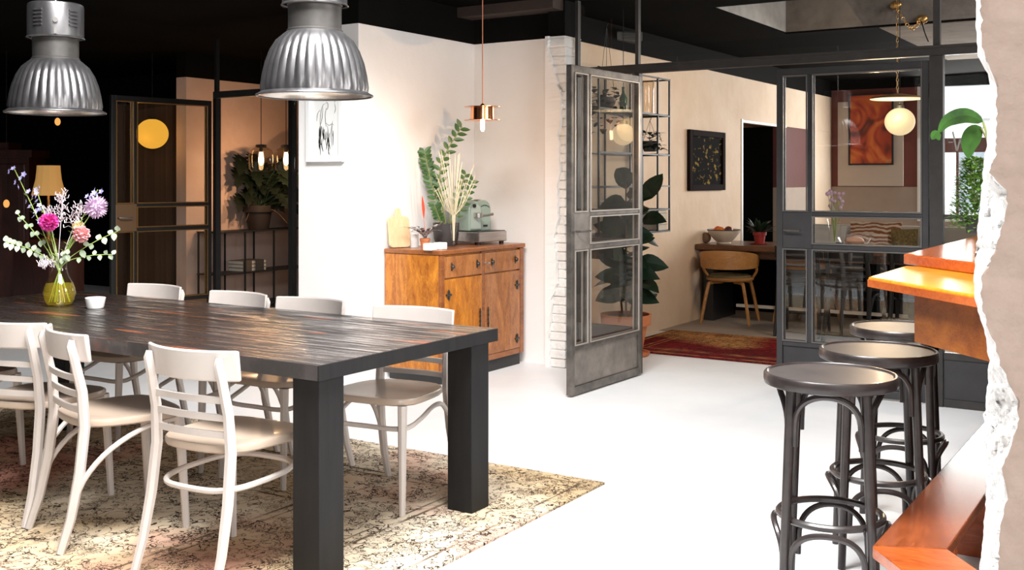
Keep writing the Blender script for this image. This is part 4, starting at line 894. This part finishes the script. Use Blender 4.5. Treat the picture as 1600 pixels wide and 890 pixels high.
# long table
t = thing('long_table', 'long dark oak table running out from the warm plaster wall', 'table', (0, 0, 0))
for i in range(5): box('plank', M_desk, -4.19, -2.05, 9.86+i*.16, 10.019+i*.16, .70, .75, t)
for x0 in (-4.14, -2.2): box('leg', M_steelg if x0 < -4 else M_blk, x0, x0+.10, 9.95, 10.55, 0, .6995, t)
box('apron', M_desk, -4.04, -2.2, 9.95, 9.98, .62, .6995, t)
box('shade_sheet', M_void, -4.039, -2.21, 10.5, 10.53, .05, .6995, t)  # black sheet added in place of the darkness under the table
box('foot_bar', M_white_obj, -3.9, -2.25, 10.2, 10.23, .12, .15, t)
def onT(px, Y): q_ = onY(px, Y); return Vector((q_.x, Y, .751))
p = onT(1131, 10.12); t = thing('fruit_bowl', 'cream footed bowl with a dark rim on the long table', 'bowl', p)
MB().lathe([(0, 0), (.07, 0), (.07, .015), (.10, .04), (.15, .10), (.165, .135), (.158, .135), (.14, .10), (.09, .05), (0, .04)], 32).build('bowl', mat('cream_glaze', (.62, .54, .44), .35), t, True)
MB().tube([(.162*cos(a), .162*sin(a), .135) for a in [2*pi*k/32 for k in range(32)]], .005, 6, closed=True).build('rim', M_blk, t)
for (dx, dy, r_, c_, lab) in ((-.06, 0, .045, (.75, .10, .02), 'red orange fruit on the left in the cream bowl'), (.03, .05, .045, (.70, .28, .03), 'orange fruit at the back of the cream bowl'), (.06, -.03, .045, (.10, .02, .02), 'dark plum coloured fruit in the cream bowl'), (-.01, -.06, .042, (.7, .18, .02), 'orange fruit in front in the cream bowl')):
    tag(MB().sphere((0, 0, 0), r_, 14, 10).build('fruit', mat('fruit_%d' % int(dx*100+50), c_, .4), smooth=True, loc=(p.x+dx, p.y+dy, p.z+.125)), lab, 'fruit')
tag(MB().sphere((0, 0, .052), .055, 12, 8, (1, .7, 1)).build('pebble', mat('brown_stone', (.25, .15, .09), .6), smooth=True, loc=onT(1103, 10.1)), 'brown rounded ornament beside the cream bowl', 'ornament')
p = onT(1187, 10.18); t = thing('potted_plant', 'leafy green plant in a small red pot on the long table', 'plant', p)
pot_lathe('pot', t, .065, .12, mat('red_pot', (.28, .018, .014), .6)); MB().lathe([(0, 0), (.085, .002), (.09, .01), (.07, .011)], 20).build('saucer', mat('red_pot', (.45, .03, .025)), t)
rr = random.Random(2)
for i in range(60):
    a = rr.uniform(0, 6.28); MB().leaf((cos(a)*.03, sin(a)*.03, .11), (cos(a), sin(a), rr.uniform(.3, 2.5)), rr.uniform(.12, .24), .035, .3, 4).build('leaf', M_leafd, t)
# honey tub chairs
def tub_chair(lab, loc, rz):
    t = thing('tub_chair', lab, 'chair', loc, rz, 'honey coloured tub chairs at the long table'); 
    MB().lathe([(0, .405), (.20, .405), (.225, .415), (.23, .43), (.22, .44), (0, .44)], 32).build('seat', M_chairwood, t, True)
    MB().lathe([(.20, .4405), (.205, .455), (.18, .468), (0, .47)], 32).build('cushion', mat('olive_cushion', (.22, .18, .09), .8), t, True)
    vs = []; n = 24
    for i in range(n+1):
        a = radians(180+(-10)+200*i/n); hh = sin(pi*i/n)**.5; z0 = .53+.03*(1-hh); z1 = .60+.11*hh; r_ = .255+.02*hh
        for (rr_, zz_) in ((r_, z0), (r_+.012, z1), (r_+.026, z1), (r_+.014, z0)): vs.append((cos(a)*rr_, sin(a)*rr_, zz_))
    fs = [(i*4+k, i*4+(k+1)%4, i*4+4+(k+1)%4, i*4+4+k) for i in range(n) for k in range(4)]+[(3, 2, 1, 0), (n*4, n*4+1, n*4+2, n*4+3)]
    MB().add(vs, fs).build('backrest', M_chairwood, t, True)
    for s in (-1, 1):
        MB().tube(smooth([(s*.262, -.02, .56), (s*.255, .0, .50), (s*.21, .02, .43)], 4), .014, 6).build('arm_support', M_chairwood, t, True)
        for yy in (-1, 1):
            MB().tube(smooth([(s*.06, yy*.06, .395), (s*.15, yy*.15, .39), (s*.175, yy*.175, .34), (s*.235, yy*.215, 0)], 4), [.017]*12+[.013], 6).build('leg', M_chairwood, t, True)
    return t
tc0 = tub_chair('honey wood tub chair with curved back in front of the long table by the wall', (-3.86, 9.93, 0), radians(8))
dup(tc0, 'second honey wood tub chair under the long table beside the steel door frame', (-3.22, 10.3, 0), radians(-15), 'honey coloured tub chairs at the long table')
# dark chairs seen through the glass
dk = bentwood_chair('dark_chair', 'black bentwood chair behind the narrow glass pane of the closed door', M_blk, M_blk, (-3.02, 9.55, 0), radians(6), 'black chairs at the long table')
dup(dk, 'black bentwood chair behind the large glass pane of the closed door', (-2.52, 9.42, 0), radians(-3), 'black chairs at the long table')
dup(dk, 'black bentwood chair behind the glass next to the bar end', (-2.03, 9.5, 0), radians(5), 'black chairs at the long table')
# things on the long table / bench beyond
bn = thing('wall_bench', 'low cushioned bench behind the long table', 'bench', (0, 0, 0))
box('bench_base', M_desk, -4.1, -1.3, 11.1, 11.6, .0, .42, bn); box('bench_pad', mat('grey_fabric', (.45, .42, .38), .9), -4.1, -1.3, 11.1, 11.6, .4205, .50, bn, bevel=.02)
box('bench_back', mat('grey_fabric', (.45, .42, .38)), -3.9, -1.3, 11.61, 11.7, .45, .90, bn, bevel=.02)
def cushion(lab, c_, w_, h, m, rz=0):
    vs = []; n = 10
    for s in (-1, 1):
        for i in range(n+1):
            for j in range(n+1):
                u = -1+2*i/n; v = -1+2*j/n; k = (1-u**4)*(1-v**4); vs.append((u*w_/2*(1-.05*(1-abs(v))), s*(.012+.06*k), v*h/2*(1-.05*(1-abs(u)))))
    N2 = (n+1)**2; fs = []
    for i in range(n):
        for j in range(n):
            a = i*(n+1)+j; fs.append((a, a+n+1, a+n+2, a+1)); a += N2; fs.append((a, a+1, a+n+2, a+n+1))
    o = MB().add(vs, fs).build('cushion', m, smooth=True, loc=c_); o.rotation_euler = (radians(-14), 0, rz); return tag(o, lab, 'cushion', None)
def stripe(name, a, b_, sc, dist=6):
    m, nt, bs = base_mat(name); N = nt.nodes; L = nt.links; tc = N.new('ShaderNodeTexCoord'); wv = N.new('ShaderNodeTexWave'); wv.inputs['Scale'].default_value = sc; wv.inputs['Distortion'].default_value = dist; wv.bands_direction = 'Z'
    r = N.new('ShaderNodeValToRGB'); r.color_ramp.elements[0].position = .45; r.color_ramp.elements[1].position = .55; r.color_ramp.elements[0].color = (*a, 1); r.color_ramp.elements[1].color = (*b_, 1)
    L.new(tc.outputs['Object'], wv.inputs[0]); L.new(wv.outputs[0], r.inputs[0]); L.new(r.outputs[0], bs.inputs[0]); bs.inputs['Roughness'].default_value = .9; return m
q_ = onY(1368, 11.45); cushion('brown and cream zebra striped cushion on the bench', (q_.x, 11.42, .74), .52, .42, stripe('zebra', (.30, .10, .04), (.75, .62, .50), 7))
q_ = onY(1414, 11.3); cushion('small olive patterned cushion beside the zebra cushion', (q_.x, 11.28, .71), .26, .36, mat('olive_pattern', (.30, .22, .08), .9, col2=(.09, .06, .02), vscale=50), .2)
q_ = onY(1290, 11.45); cushion('plain grey cushion at the left of the bench', (q_.x, 11.42, .72), .45, .36, mat('stone_fabric', (.62, .60, .58), .9))
p = onT(1304, 10.3); t = thing('glass_jug', 'tall clear glass vase holding lilac flowers on the long table', 'vase', p)
MB().lathe([(.001, .002), (.05, .003), (.055, .1), (.06, .22), (.07, .26)], 24).build('vase_glass', M_glassd, t, True)
t = thing('lilac_bunch', 'bunch of lilac flowers in the tall glass on the long table', 'flower', p+Vector((0, 0, .02))); rr = random.Random(6); b = MB(); b2_ = MB()
for i in range(18):
    a = rr.uniform(0, 6.28); tip = Vector((cos(a)*rr.uniform(.02, .1), sin(a)*.08, rr.uniform(.3, .52))); b2_.tube([(0, 0, 0), (tip.x*.3, tip.y*.3, .22), tip], .0025, 4); b.sphere(tip, rr.uniform(.014, .024), 6, 4)
b2_.build('stems', M_fst, t); b.build('blossoms', M_allium, t)
p = onT(1335, 10.15); t = thing('plate_of_bread', 'glass bowl of pink pastries on the long table', 'bowl', p)
MB().lathe([(.0, .0), (.06, .0), (.13, .05), (.15, .09)], 24).build('bowl', M_glassd, t, True); MB().sphere((0, 0, .06), .09, 14, 8, (1, 1, .5)).build('pastry', mat('pastry', (.65, .35, .22), .7), t, True)
p = onT(1312, 9.99); tag(MB().b2(-.06, .06, -.04, .04, 0, .035).b2(-.03, .03, -.02, .02, .035, .055).build('tape_dispenser', M_blk, loc=p), 'small black holder on the edge of the long table', 'holder')
# far wall art
q0_ = onY(1327, 14.48, 258); q1_ = onY(1397, 14.48, 145)
box_ = tag(box('reflection_panel', mat('reflection_panel', (.60, .50, .42), .7, var=.1), onY(1310, 14.49).x, onY(1412, 14.49).x, 14.462, 14.489, 1.30, onY(1360, 14.48, 158).z), 'tall cream panel imitating a glass reflection behind the orange abstract painting', 'panel')  # cream colour paints a glass reflection onto the far wall
t = thing('abstract_painting', 'red and orange abstract landscape painting in a dark frame on the maroon wall', 'picture', ((q0_.x+q1_.x)/2, 14.46, q0_.z)); wq_ = (q1_.x-q0_.x)/2; hq = q1_.z-q0_.z
m, nt, bs = base_mat('abstract_canvas'); N = nt.nodes; L = nt.links; tc = N.new('ShaderNodeTexCoord'); nn = N.new('ShaderNodeTexNoise'); nn.inputs['Scale'].default_value = 2.5; nn.inputs['Distortion'].default_value = 1.5; r = N.new('ShaderNodeValToRGB'); e = r.color_ramp.elements
e[0].position = .32; e[0].color = (.12, .02, .01, 1); e[1].position = .7; e[1].color = (.75, .30, .12, 1); x = e.new(.45); x.color = (.5, .06, .015, 1); x = e.new(.56); x.color = (.7, .17, .03, 1)
L.new(tc.outputs['Object'], nn.inputs[0]); L.new(nn.outputs[0], r.inputs[0]); L.new(r.outputs[0], bs.inputs[0])
box('canvas', m, -wq_+.02, wq_-.02, -.018, -.002, .02, hq-.02, t)
for (x0, x1, z0, z1) in ((-wq_, -wq_+.02, 0, hq), (wq_-.02, wq_, 0, hq), (-wq_+.02, wq_-.02, 0, .02), (-wq_+.02, wq_-.02, hq-.02, hq)): box('frame_bar', M_blk, x0, x1, -.03, -.001, z0, z1, t)
# disc lamp + chains
p = PZ(1402, 156, 8.5); t = thing('disc_lamp', 'flat glowing disc pendant on brass chains above the globe lamp', 'lamp', p)
MB().lathe([(0, 0), (.20, .004), (.205, .008)], 40).build('diffuser', emis('disc_glow', (1, .80, .50), .7), t, True); MB().lathe([(.207, .009), (.19, .022), (.02, .05), (0, .05)], 40).build('plate', M_brass, t, True)
b = MB()
for i in range(40): zc = .05+i*.031; b.tube([(.007*cos(a)*(1 if i % 2 else .3), .007*cos(a)*(.3 if i % 2 else 1), zc+.017*sin(a)+.015) for a in [2*pi*k/8 for k in range(8)]], .0025, 4, closed=True)
b.build('chain', M_brass, t)
point('disc_light', (p.x, p.y, p.z-.06), 10, (1, .75, .5))
pa, pb_ = onY(1400, 9.47, 8), onY(1441, 9.47, 30); t = thing('brass_chain', 'slack brass chain looped between two brass rosettes on the concrete recess', 'chain', pa)
for q_ in (Vector((0, 0, 0)), pb_-pa): MB().sphere(q_, .05, 14, 8, (1, .5, .8)).build('rosette', M_brass, t, True)
b = MB(); mid_ = (pb_-pa)*.6+Vector((0, -.04, -.13)); P = smooth([Vector((0, -.03, 0)), mid_, pb_-pa+Vector((0, -.03, 0))], 9)
for i, q_ in enumerate(P): b.tube([q_+Vector((.013*cos(a)*(1 if i % 2 else .3), .013*cos(a)*(.3 if i % 2 else 1), .013*sin(a))) for a in [2*pi*k/8 for k in range(8)]], .004, 4, closed=True)
b.build('links', M_brass, t); MB().tube(smooth([pb_-pa+Vector((0, -.03, -.02)), pb_-pa+Vector((.03, -.05, -.12)), pb_-pa+Vector((.06, -.05, -.2))], 4), .005, 6).build('cable', M_blk, t)

# big leaf plant and bushy fern on the bar
def bar_plant():
    p = Vector((-.66, 5.35, 1.0925)); t = thing('peace_lily', 'plant with broad drooping green leaves standing on the bar', 'plant', p); pot_lathe('pot', t, .09, .15, M_rusty)
    def lf(P, W_):
        P = smooth(P, 4); b = MB(); vs = []; fs = []; n = len(P)
        for i, q_ in enumerate(P):
            u = i/(n-1); w_ = W_*(sin(pi*u**.8)**.8 if 0 < u < 1 else .03); d = (P[min(i+1, n-1)]-P[max(i-1, 0)]).normalized(); s = d.cross(-FW).normalized()
            vs += [q_-s*w_+FW*w_*.2, q_, q_+s*w_+FW*w_*.2]
        for i in range(n-1): a = i*3; fs += [(a, a+1, a+4, a+3), (a+1, a+2, a+5, a+4)]
        return b.add(vs, fs).build('leaf', mat('lily_leaf', (.028, .095, .012), .7, spec=.15, col2=(.01, .032, .006), vscale=8), t)
    Z = p.dot(FW)
    def g(px, py, dz=0): q_ = PZ(px, py, Z+dz)-p; return q_
    MB().tube(smooth([(0, 0, .14), g(1560, 260), g(1536, 190)], 6), .005, 6).build('stem', M_stem, t); MB().tube(smooth([(0, 0, .14), g(1560, 250, .05), g(1533, 200, .05)], 6), .005, 6).build('stem', M_stem, t)
    lf([g(1536, 190), g(1510, 180), g(1482, 188), g(1466, 208)], .035); lf([g(1533, 198, .05), g(1522, 210, .05), g(1515, 228, .05), g(1514, 248, .05)], .045); lf([g(1466, 205), g(1460, 211), g(1456, 218)], .018); lf([g(1468, 207), g(1466, 213), g(1468, 219)], .014)
    lf([(0, 0, .14), g(1580, 200, .1), g(1600, 180, .1)], .05)
bar_plant()
p = Vector((-.88, 6.22, 1.0925)); p.x = onY(1522, 6.2).x; t = thing('bushy_fern', 'bushy bright green fern in a pot on the bar by the street window', 'plant', p)
pot_lathe('pot', t, .06, .08, M_rusty); b = MB(); rr = random.Random(31)
for i in range(1500):
    zz_ = rr.uniform(.02, .40); rad = .125*(1-.6*max(0, zz_-.12)/.3)*sqrt(rr.random()); a = rr.uniform(0, 6.28)
    b.leaf((cos(a)*rad, sin(a)*rad, zz_), (cos(a), sin(a), rr.uniform(-.2, 1.2)), rr.uniform(.025, .05), .020, .2, 2)
o = b.build('foliage', M_leafb, t); o['kind'] = 'stuff'
for k in range(6): MB().tube([(0, 0, .09), (rr.uniform(-.06, .06), rr.uniform(-.06, .06), .4)], .003, 4).build('stem', M_stem, t)
# ================================================================ STREET
fc = thing('street_building', 'white house facade across the street seen through the window', 'building', (0, 26, 0))
M_fac = mat('white_facade', (.85, .85, .84), .8)
box('facade', M_fac, -9, 12, 0, .3, 0, 9, fc)
for i in range(9):
    for j in range(2):
        x = -6.2+i*1.5; z0 = .6+j*2.9; f = box('window', mat('facade_frame', (.6, .62, .64), .5), x, x+.8, -.04, -.001, z0, z0+1.6, fc)
        for kx in range(2):
            for kz_ in range(3): box('pane', mat('street_glass', (.35, .40, .45), .2), x+.05+kx*.36, x+.39+kx*.36, -.05, -.0405, z0+.06+kz_*.51, z0+.53+kz_*.51, f)
box('cornice', mat('grey_cornice', (.65, .65, .66), .8), -9, 12, -.15, -.001, 2.75, 2.9, fc)
for i in range(12): box('band', mat('grey_cornice', (.65, .65, .66)), -9, 12, -.03, -.001, .15+i*.2-.01, .15+i*.2+.01, fc) if False else None
struct(box('trim_5', mat('pavement', (.45, .44, .42), .9), -12, 14, 16, 26, -.1, -.02))
p0 = onY(1470, 15.6, 216); p1 = onY(1560, 15.6, 237)
sg = thing('street_sign', 'red brown sign board with white letters outside the window', 'sign', (p0.x, 15.6, p1.z))
sw_ = p1.x-p0.x+1.2; shh = p0.z-p1.z
box('board', mat('red_brown_board', (.22, .07, .05), .6), 0, sw_, 0, .04, 0, shh, sg)
sx_ = onY(1488, 15.55).x-p0.x; W_ = onY(1512, 15.55).x-p0.x-sx_; zb_ = .02; ht = (237-206)*14.3/FPX
b = MB(); P = [(0, ht), (.27, 0), (.5, ht*.62), (.73, 0), (1, ht)]
for i in range(4):
    a_, c_ = P[i], P[i+1]; b.tube([(sx_+a_[0]*W_, -.02, zb_+a_[1]), (sx_+c_[0]*W_, -.02, zb_+c_[1])], .014, 4)
b.tube([(sx_-.055, -.02, zb_+ht*.45), (sx_-.0, -.02, zb_+ht*.45)], .010, 4)
b.build('lettering', mat('white_letter_paint', (.9, .88, .85), .6), sg)
b = MB()
for k, (x0, x1) in enumerate(((1526, 1524), (1532, 1533))): b.tube([(onY(x0, 15.55).x-p0.x, -.02, shh+.03), (onY(x1, 15.55).x-p0.x+.03, -.02, shh+.16)], .007, 4)
b.build('lettering', mat('white_letter_paint', (.9, .88, .85)), sg)
q_ = onY(1497, 15.7); box('post', mat('red_brown_board', (.22, .07, .05)), q_.x-p0.x-.015, q_.x-p0.x+.015, .041, .08, -p1.z-.02, 0, sg)
# ================================================================ LEFT ROOM
def lf_(px, X, z_=None): q_ = onX(px, X); return q_
# rack along the blush wall
y0_, y1_ = 7.62, onX(458, -8.5).y+.3
t = thing('plant_rack', 'black metal shelf rack against the blush wall under the split-leaf plant', 'shelf', (0, 0, 0))
for zz_ in (.845, .41, .06): box('shelf', M_blk, -8.78, -8.46, y0_, y1_, zz_-.012, zz_, t)
for yy in (onX(382, -8.47).y, onX(427, -8.47).y, y0_+.01, y1_-.02):
    for xx in (-8.78, -8.475): box('upright', M_blk, xx, xx+.015, yy, yy+.015, 0, .833, t)
p = onX(404, -8.62); pm = Vector((-8.62, p.y, .846)); t = thing('split_leaf_plant', 'large split-leaf monstera silhouetted in a brown pot on the black rack', 'plant', pm)
pot_lathe('pot', t, .165, .26, mat('brown_clay_pot', (.022, .015, .012), .6)); rr = random.Random(14)
Zm = pm.dot(FW)
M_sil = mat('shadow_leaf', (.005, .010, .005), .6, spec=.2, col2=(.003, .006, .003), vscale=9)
tips = [(375, 248), (395, 244), (360, 268), (452, 262), (446, 250), (415, 272), (400, 272), (358, 300), (455, 318), (430, 312), (372, 262), (385, 275), (362, 285), (372, 300), (398, 258), (405, 285), (418, 262), (436, 258), (444, 275), (428, 290), (438, 300), (386, 300), (410, 300), (452, 290), (447, 312), (368, 308), (392, 280), (425, 275), (457, 300)]
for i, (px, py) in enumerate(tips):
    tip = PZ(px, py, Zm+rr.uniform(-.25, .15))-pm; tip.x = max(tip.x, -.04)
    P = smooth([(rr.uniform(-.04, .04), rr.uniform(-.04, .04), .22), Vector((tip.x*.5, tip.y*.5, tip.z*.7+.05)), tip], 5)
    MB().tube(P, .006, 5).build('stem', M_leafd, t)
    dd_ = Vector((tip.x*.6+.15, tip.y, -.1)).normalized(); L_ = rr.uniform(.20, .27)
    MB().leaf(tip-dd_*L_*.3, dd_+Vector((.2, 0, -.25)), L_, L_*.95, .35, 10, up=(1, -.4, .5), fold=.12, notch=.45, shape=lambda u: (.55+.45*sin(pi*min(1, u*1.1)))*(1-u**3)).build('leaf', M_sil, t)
for px, py in ((352, 372), (366, 355), (438, 348)):
    tip = PZ(px, py, Zm-.1)-pm; tip.z = max(tip.z, .03); MB().tube(smooth([(.0, 0, .24), (tip.x*.5+.08, tip.y*.6, .2), (max(tip.x, -.1)+.1, tip.y, tip.z)], 6), .004, 5).build('aerial_root', M_bark, t)
k = 0
for (pxs, ncol) in ((379, 0), (398, 1)):
    for j in range(3):
        yy = onX(pxs, -8.6).y; o = MB().b2(-.112, .112, -.078, .078, 0, .003).b2(-.112, .112, -.078, .078, .034, .037).b2(.1105, .114, -.078, .045, .0, .037)
        o = tag(o.build('book', mat('dark_book_%d' % ncol, (.05, .045, .04) if ncol else (.10, .08, .06), .6), loc=(-8.62, yy, .411+j*.038)), ('dark book %s of the %s stack on the black rack shelf' % (('at the bottom', 'in the middle', 'on top')[j], ('left', 'right')[ncol])), 'book', 'books on the black plant rack'); box('pages', mat('paper_pages', (.62, .57, .48)), -.11, .11, -.075, .075, .0031, .0339, o)
def jarlamp(lab, px, Z):
    p = PZ(px, 268, Z); t = thing('pendant_lamp', lab, 'lamp', p, 0, 'glass pendants in front of the blush wall')
    MB().lathe([(.10, 0), (.125, .03), (.128, .16), (.11, .22), (.06, .25)], 24).build('shade', M_amber, t, True)
    MB().lathe([(.055, .245), (.055, .275), (.01, .28)], 16).build('cap', M_blk, t, True)
    MB().lathe([(0, .06), (.022, .08), (.03, .12), (.02, .18), (.015, .2)], 12).build('bulb', emis('filament', (1, .62, .28), 10), t, True)
    MB().lathe([(.02, .2), (.02, .246)], 12).build('socket', M_blk, t)
    MB().tube([(0, 0, .275), (0, 0, CZ-p.z)], .004, 6).build('cable', M_blk, t)
    point('jar_lamp_light', p+Vector((0, 0, -.03)), 7, (1, .60, .32))
jarlamp('glass jar pendant on the left, above the split-leaf plant', 408, 11.0)
jarlamp('glass jar pendant on the right, next to the white pillar', 447, 11.15)
p = Vector((-6.02, 6.72, 0)); t = thing('side_table', 'small round orange topped side table beside the plant rack', 'table', (p.x, p.y-.4, 0)); p = t.location
MB().lathe([(0, .40), (.16, .40), (.16, .43), (0, .43)], 28).build('table_top', M_apron, t); MB().lathe([(.02, 0), (.02, .3995)], 12).build('leg', M_blk, t); MB().lathe([(0, 0), (.12, 0), (.12, .012), (0, .012)], 24).build('base', M_blk, t)
# curtain behind the left door
b = MB(); vs = []; n = 90; cx0, cx1 = onY(184, 7.75).x, -8.83
for i in range(n+1):
    x = cx0+(cx1-cx0)*i/n; y = 7.75+.04*sin(i*1.1)+.015*sin(i*2.7); vs += [(x, y, .02), (x, y, 2.22)]
tag(b.add(vs, [(2*i, 2*i+2, 2*i+3, 2*i+1) for i in range(n)]).build('curtain', mat('brown_curtain', (.06, .028, .012), .9), smooth=True), 'brown pleated curtain lit by the yellow globe lamp', 'curtain')
bx_ = bpy.data.objects[-1] if False else None
# lamp with fabric shade and dark cabinet far left
p = PZ(76, 305, 11.0); t = thing('table_lamp', 'lamp with an ochre fabric shade glowing dimly at the far left', 'lamp', (p.x, p.y, 0))
def sqsh(pr): return pr
MB().lathe([(.165, p.z), (.15, p.z+.06), (.125, p.z+.16), (.115, p.z+.25), (.112, p.z+.305)], 12).build('lamp_shade', mat('ochre_shade', (.42, .24, .08), .8, emit=(.8, .42, .12), estr=.22), t)
MB().lathe([(.018, 0.78), (.03, .85), (.012, 1.0), (.015, p.z+.1)], 14).build('stem', M_brass, t, True); MB().lathe([(0, .761), (.09, .761), (.08, .78), (.015, .80)], 20).build('base', M_brass, t, True)
M_mah = wood('dark_mahogany', (.05, .012, .008), (.02, .006, .004), .4, 'Z', 4, 3, .3)
tag(box('lamp_stand', M_mah, p.x-.3, p.x+.3, p.y-.2, p.y+.2, 0, .76), 'low dark wooden chest under the ochre shade lamp', 'chest')
q_ = PZ(20, 300, 11.6); t = thing('display_cabinet', 'tall dark mahogany cabinet in the shadows at the far left', 'cabinet', (q_.x, q_.y, 0), YAW)
box('carcass', M_mah, -.5, .22, -.1, .3, 0, 1.62, t); MB().b2(-.55, .27, -.15, .3, 1.62, 1.70).b2(-.3, .0, -.1, .2, 1.7, 1.78).build('cornice', M_mah, t)
for x0 in (-.46, -.12): d = box('door', M_mah, x0, x0+.30, -.12, -.101, .1, 1.55, t, bevel=.005); box('pane', M_glass, x0+.06, x0+.24, -.128, -.1205, .7, 1.48, d)
point('ochre_lamp_light', (p.x, p.y-.05, p.z+.1), 2.0, (1, .6, .25))
for (px, py, Z, lab) in ((90, 190, 11.5, 'small warm bulb hanging in the dark below the left pendant'), (10, 318, 11, 'small amber glow beside the dark cabinet')):
    q_ = PZ(px, py, Z); t = thing('hanging_bulb', lab, 'lamp', q_); MB().sphere((0, 0, 0), .03, 12, 8, (1, 1, 1.4)).build('bulb', emis('amber_bulb', (.8, .38, .10), .7), t, True); MB().tube([(0, 0, .03), (0, 0, CZ-q_.z)], .003, 5).build('cable', M_blk, t)
q_ = PZ(150, 61, 10.5); t = thing('spotlight', 'black ceiling spotlight with a warm lens at the upper left', 'lamp', q_)
o = MB().lathe([(.0, .0), (.048, .0), (.052, .004), (.052, .12), (.03, .15), (0, .15)], 20).build('housing', M_blk, t, True); o.rotation_euler = (radians(-60), 0, radians(70))
o = MB().lathe([(0, -.002), (.045, -.002)], 20).build('lens', emis('spot_lens', (1, .7, .35), 2.0), t); o.rotation_euler = (radians(-60), 0, radians(70))
MB().tube([(0, 0, .05), (0, 0, CZ-q_.z)], .01, 6).build('bracket', M_blk, t)
cp = mat('copper_pipe', (.45, .12, .05), .35, .8)
for i, (a_, c_, lab) in enumerate((((245, 25, 9.0), (400, -2, 8.2), 'copper pipe running under the black ceiling toward the pillar'), ((175, 52, 10.2), (208, 38, 9.9), 'short copper pipe beside the ceiling spotlight'))):
    A_, B_ = PZ(*a_), PZ(*c_); tag(MB().tube([A_, B_], .012, 8).build('copper_pipe', cp, smooth=True), lab, 'pipe')
# ceiling unit and small fittings in the warm room
p = PZ(968, 66, 9.3); t = thing('ceiling_heater', 'grey ceiling heater unit hanging above the open steel door', 'heater', p, YAW+.2)
box('housing', mat('grey_unit', (.09, .09, .09), .5), -.17, .17, -.12, .12, 0, .08, t, bevel=.01); b = MB()
for i in range(5): b.b2(-.02, .15, -.121, -.1195, .012+i*.013, .018+i*.013)
b.build('grille', M_blk, t); MB().tube([(0, 0, .08), (0, 0, CZ-p.z)], .008, 6).build('rod', M_blk, t)
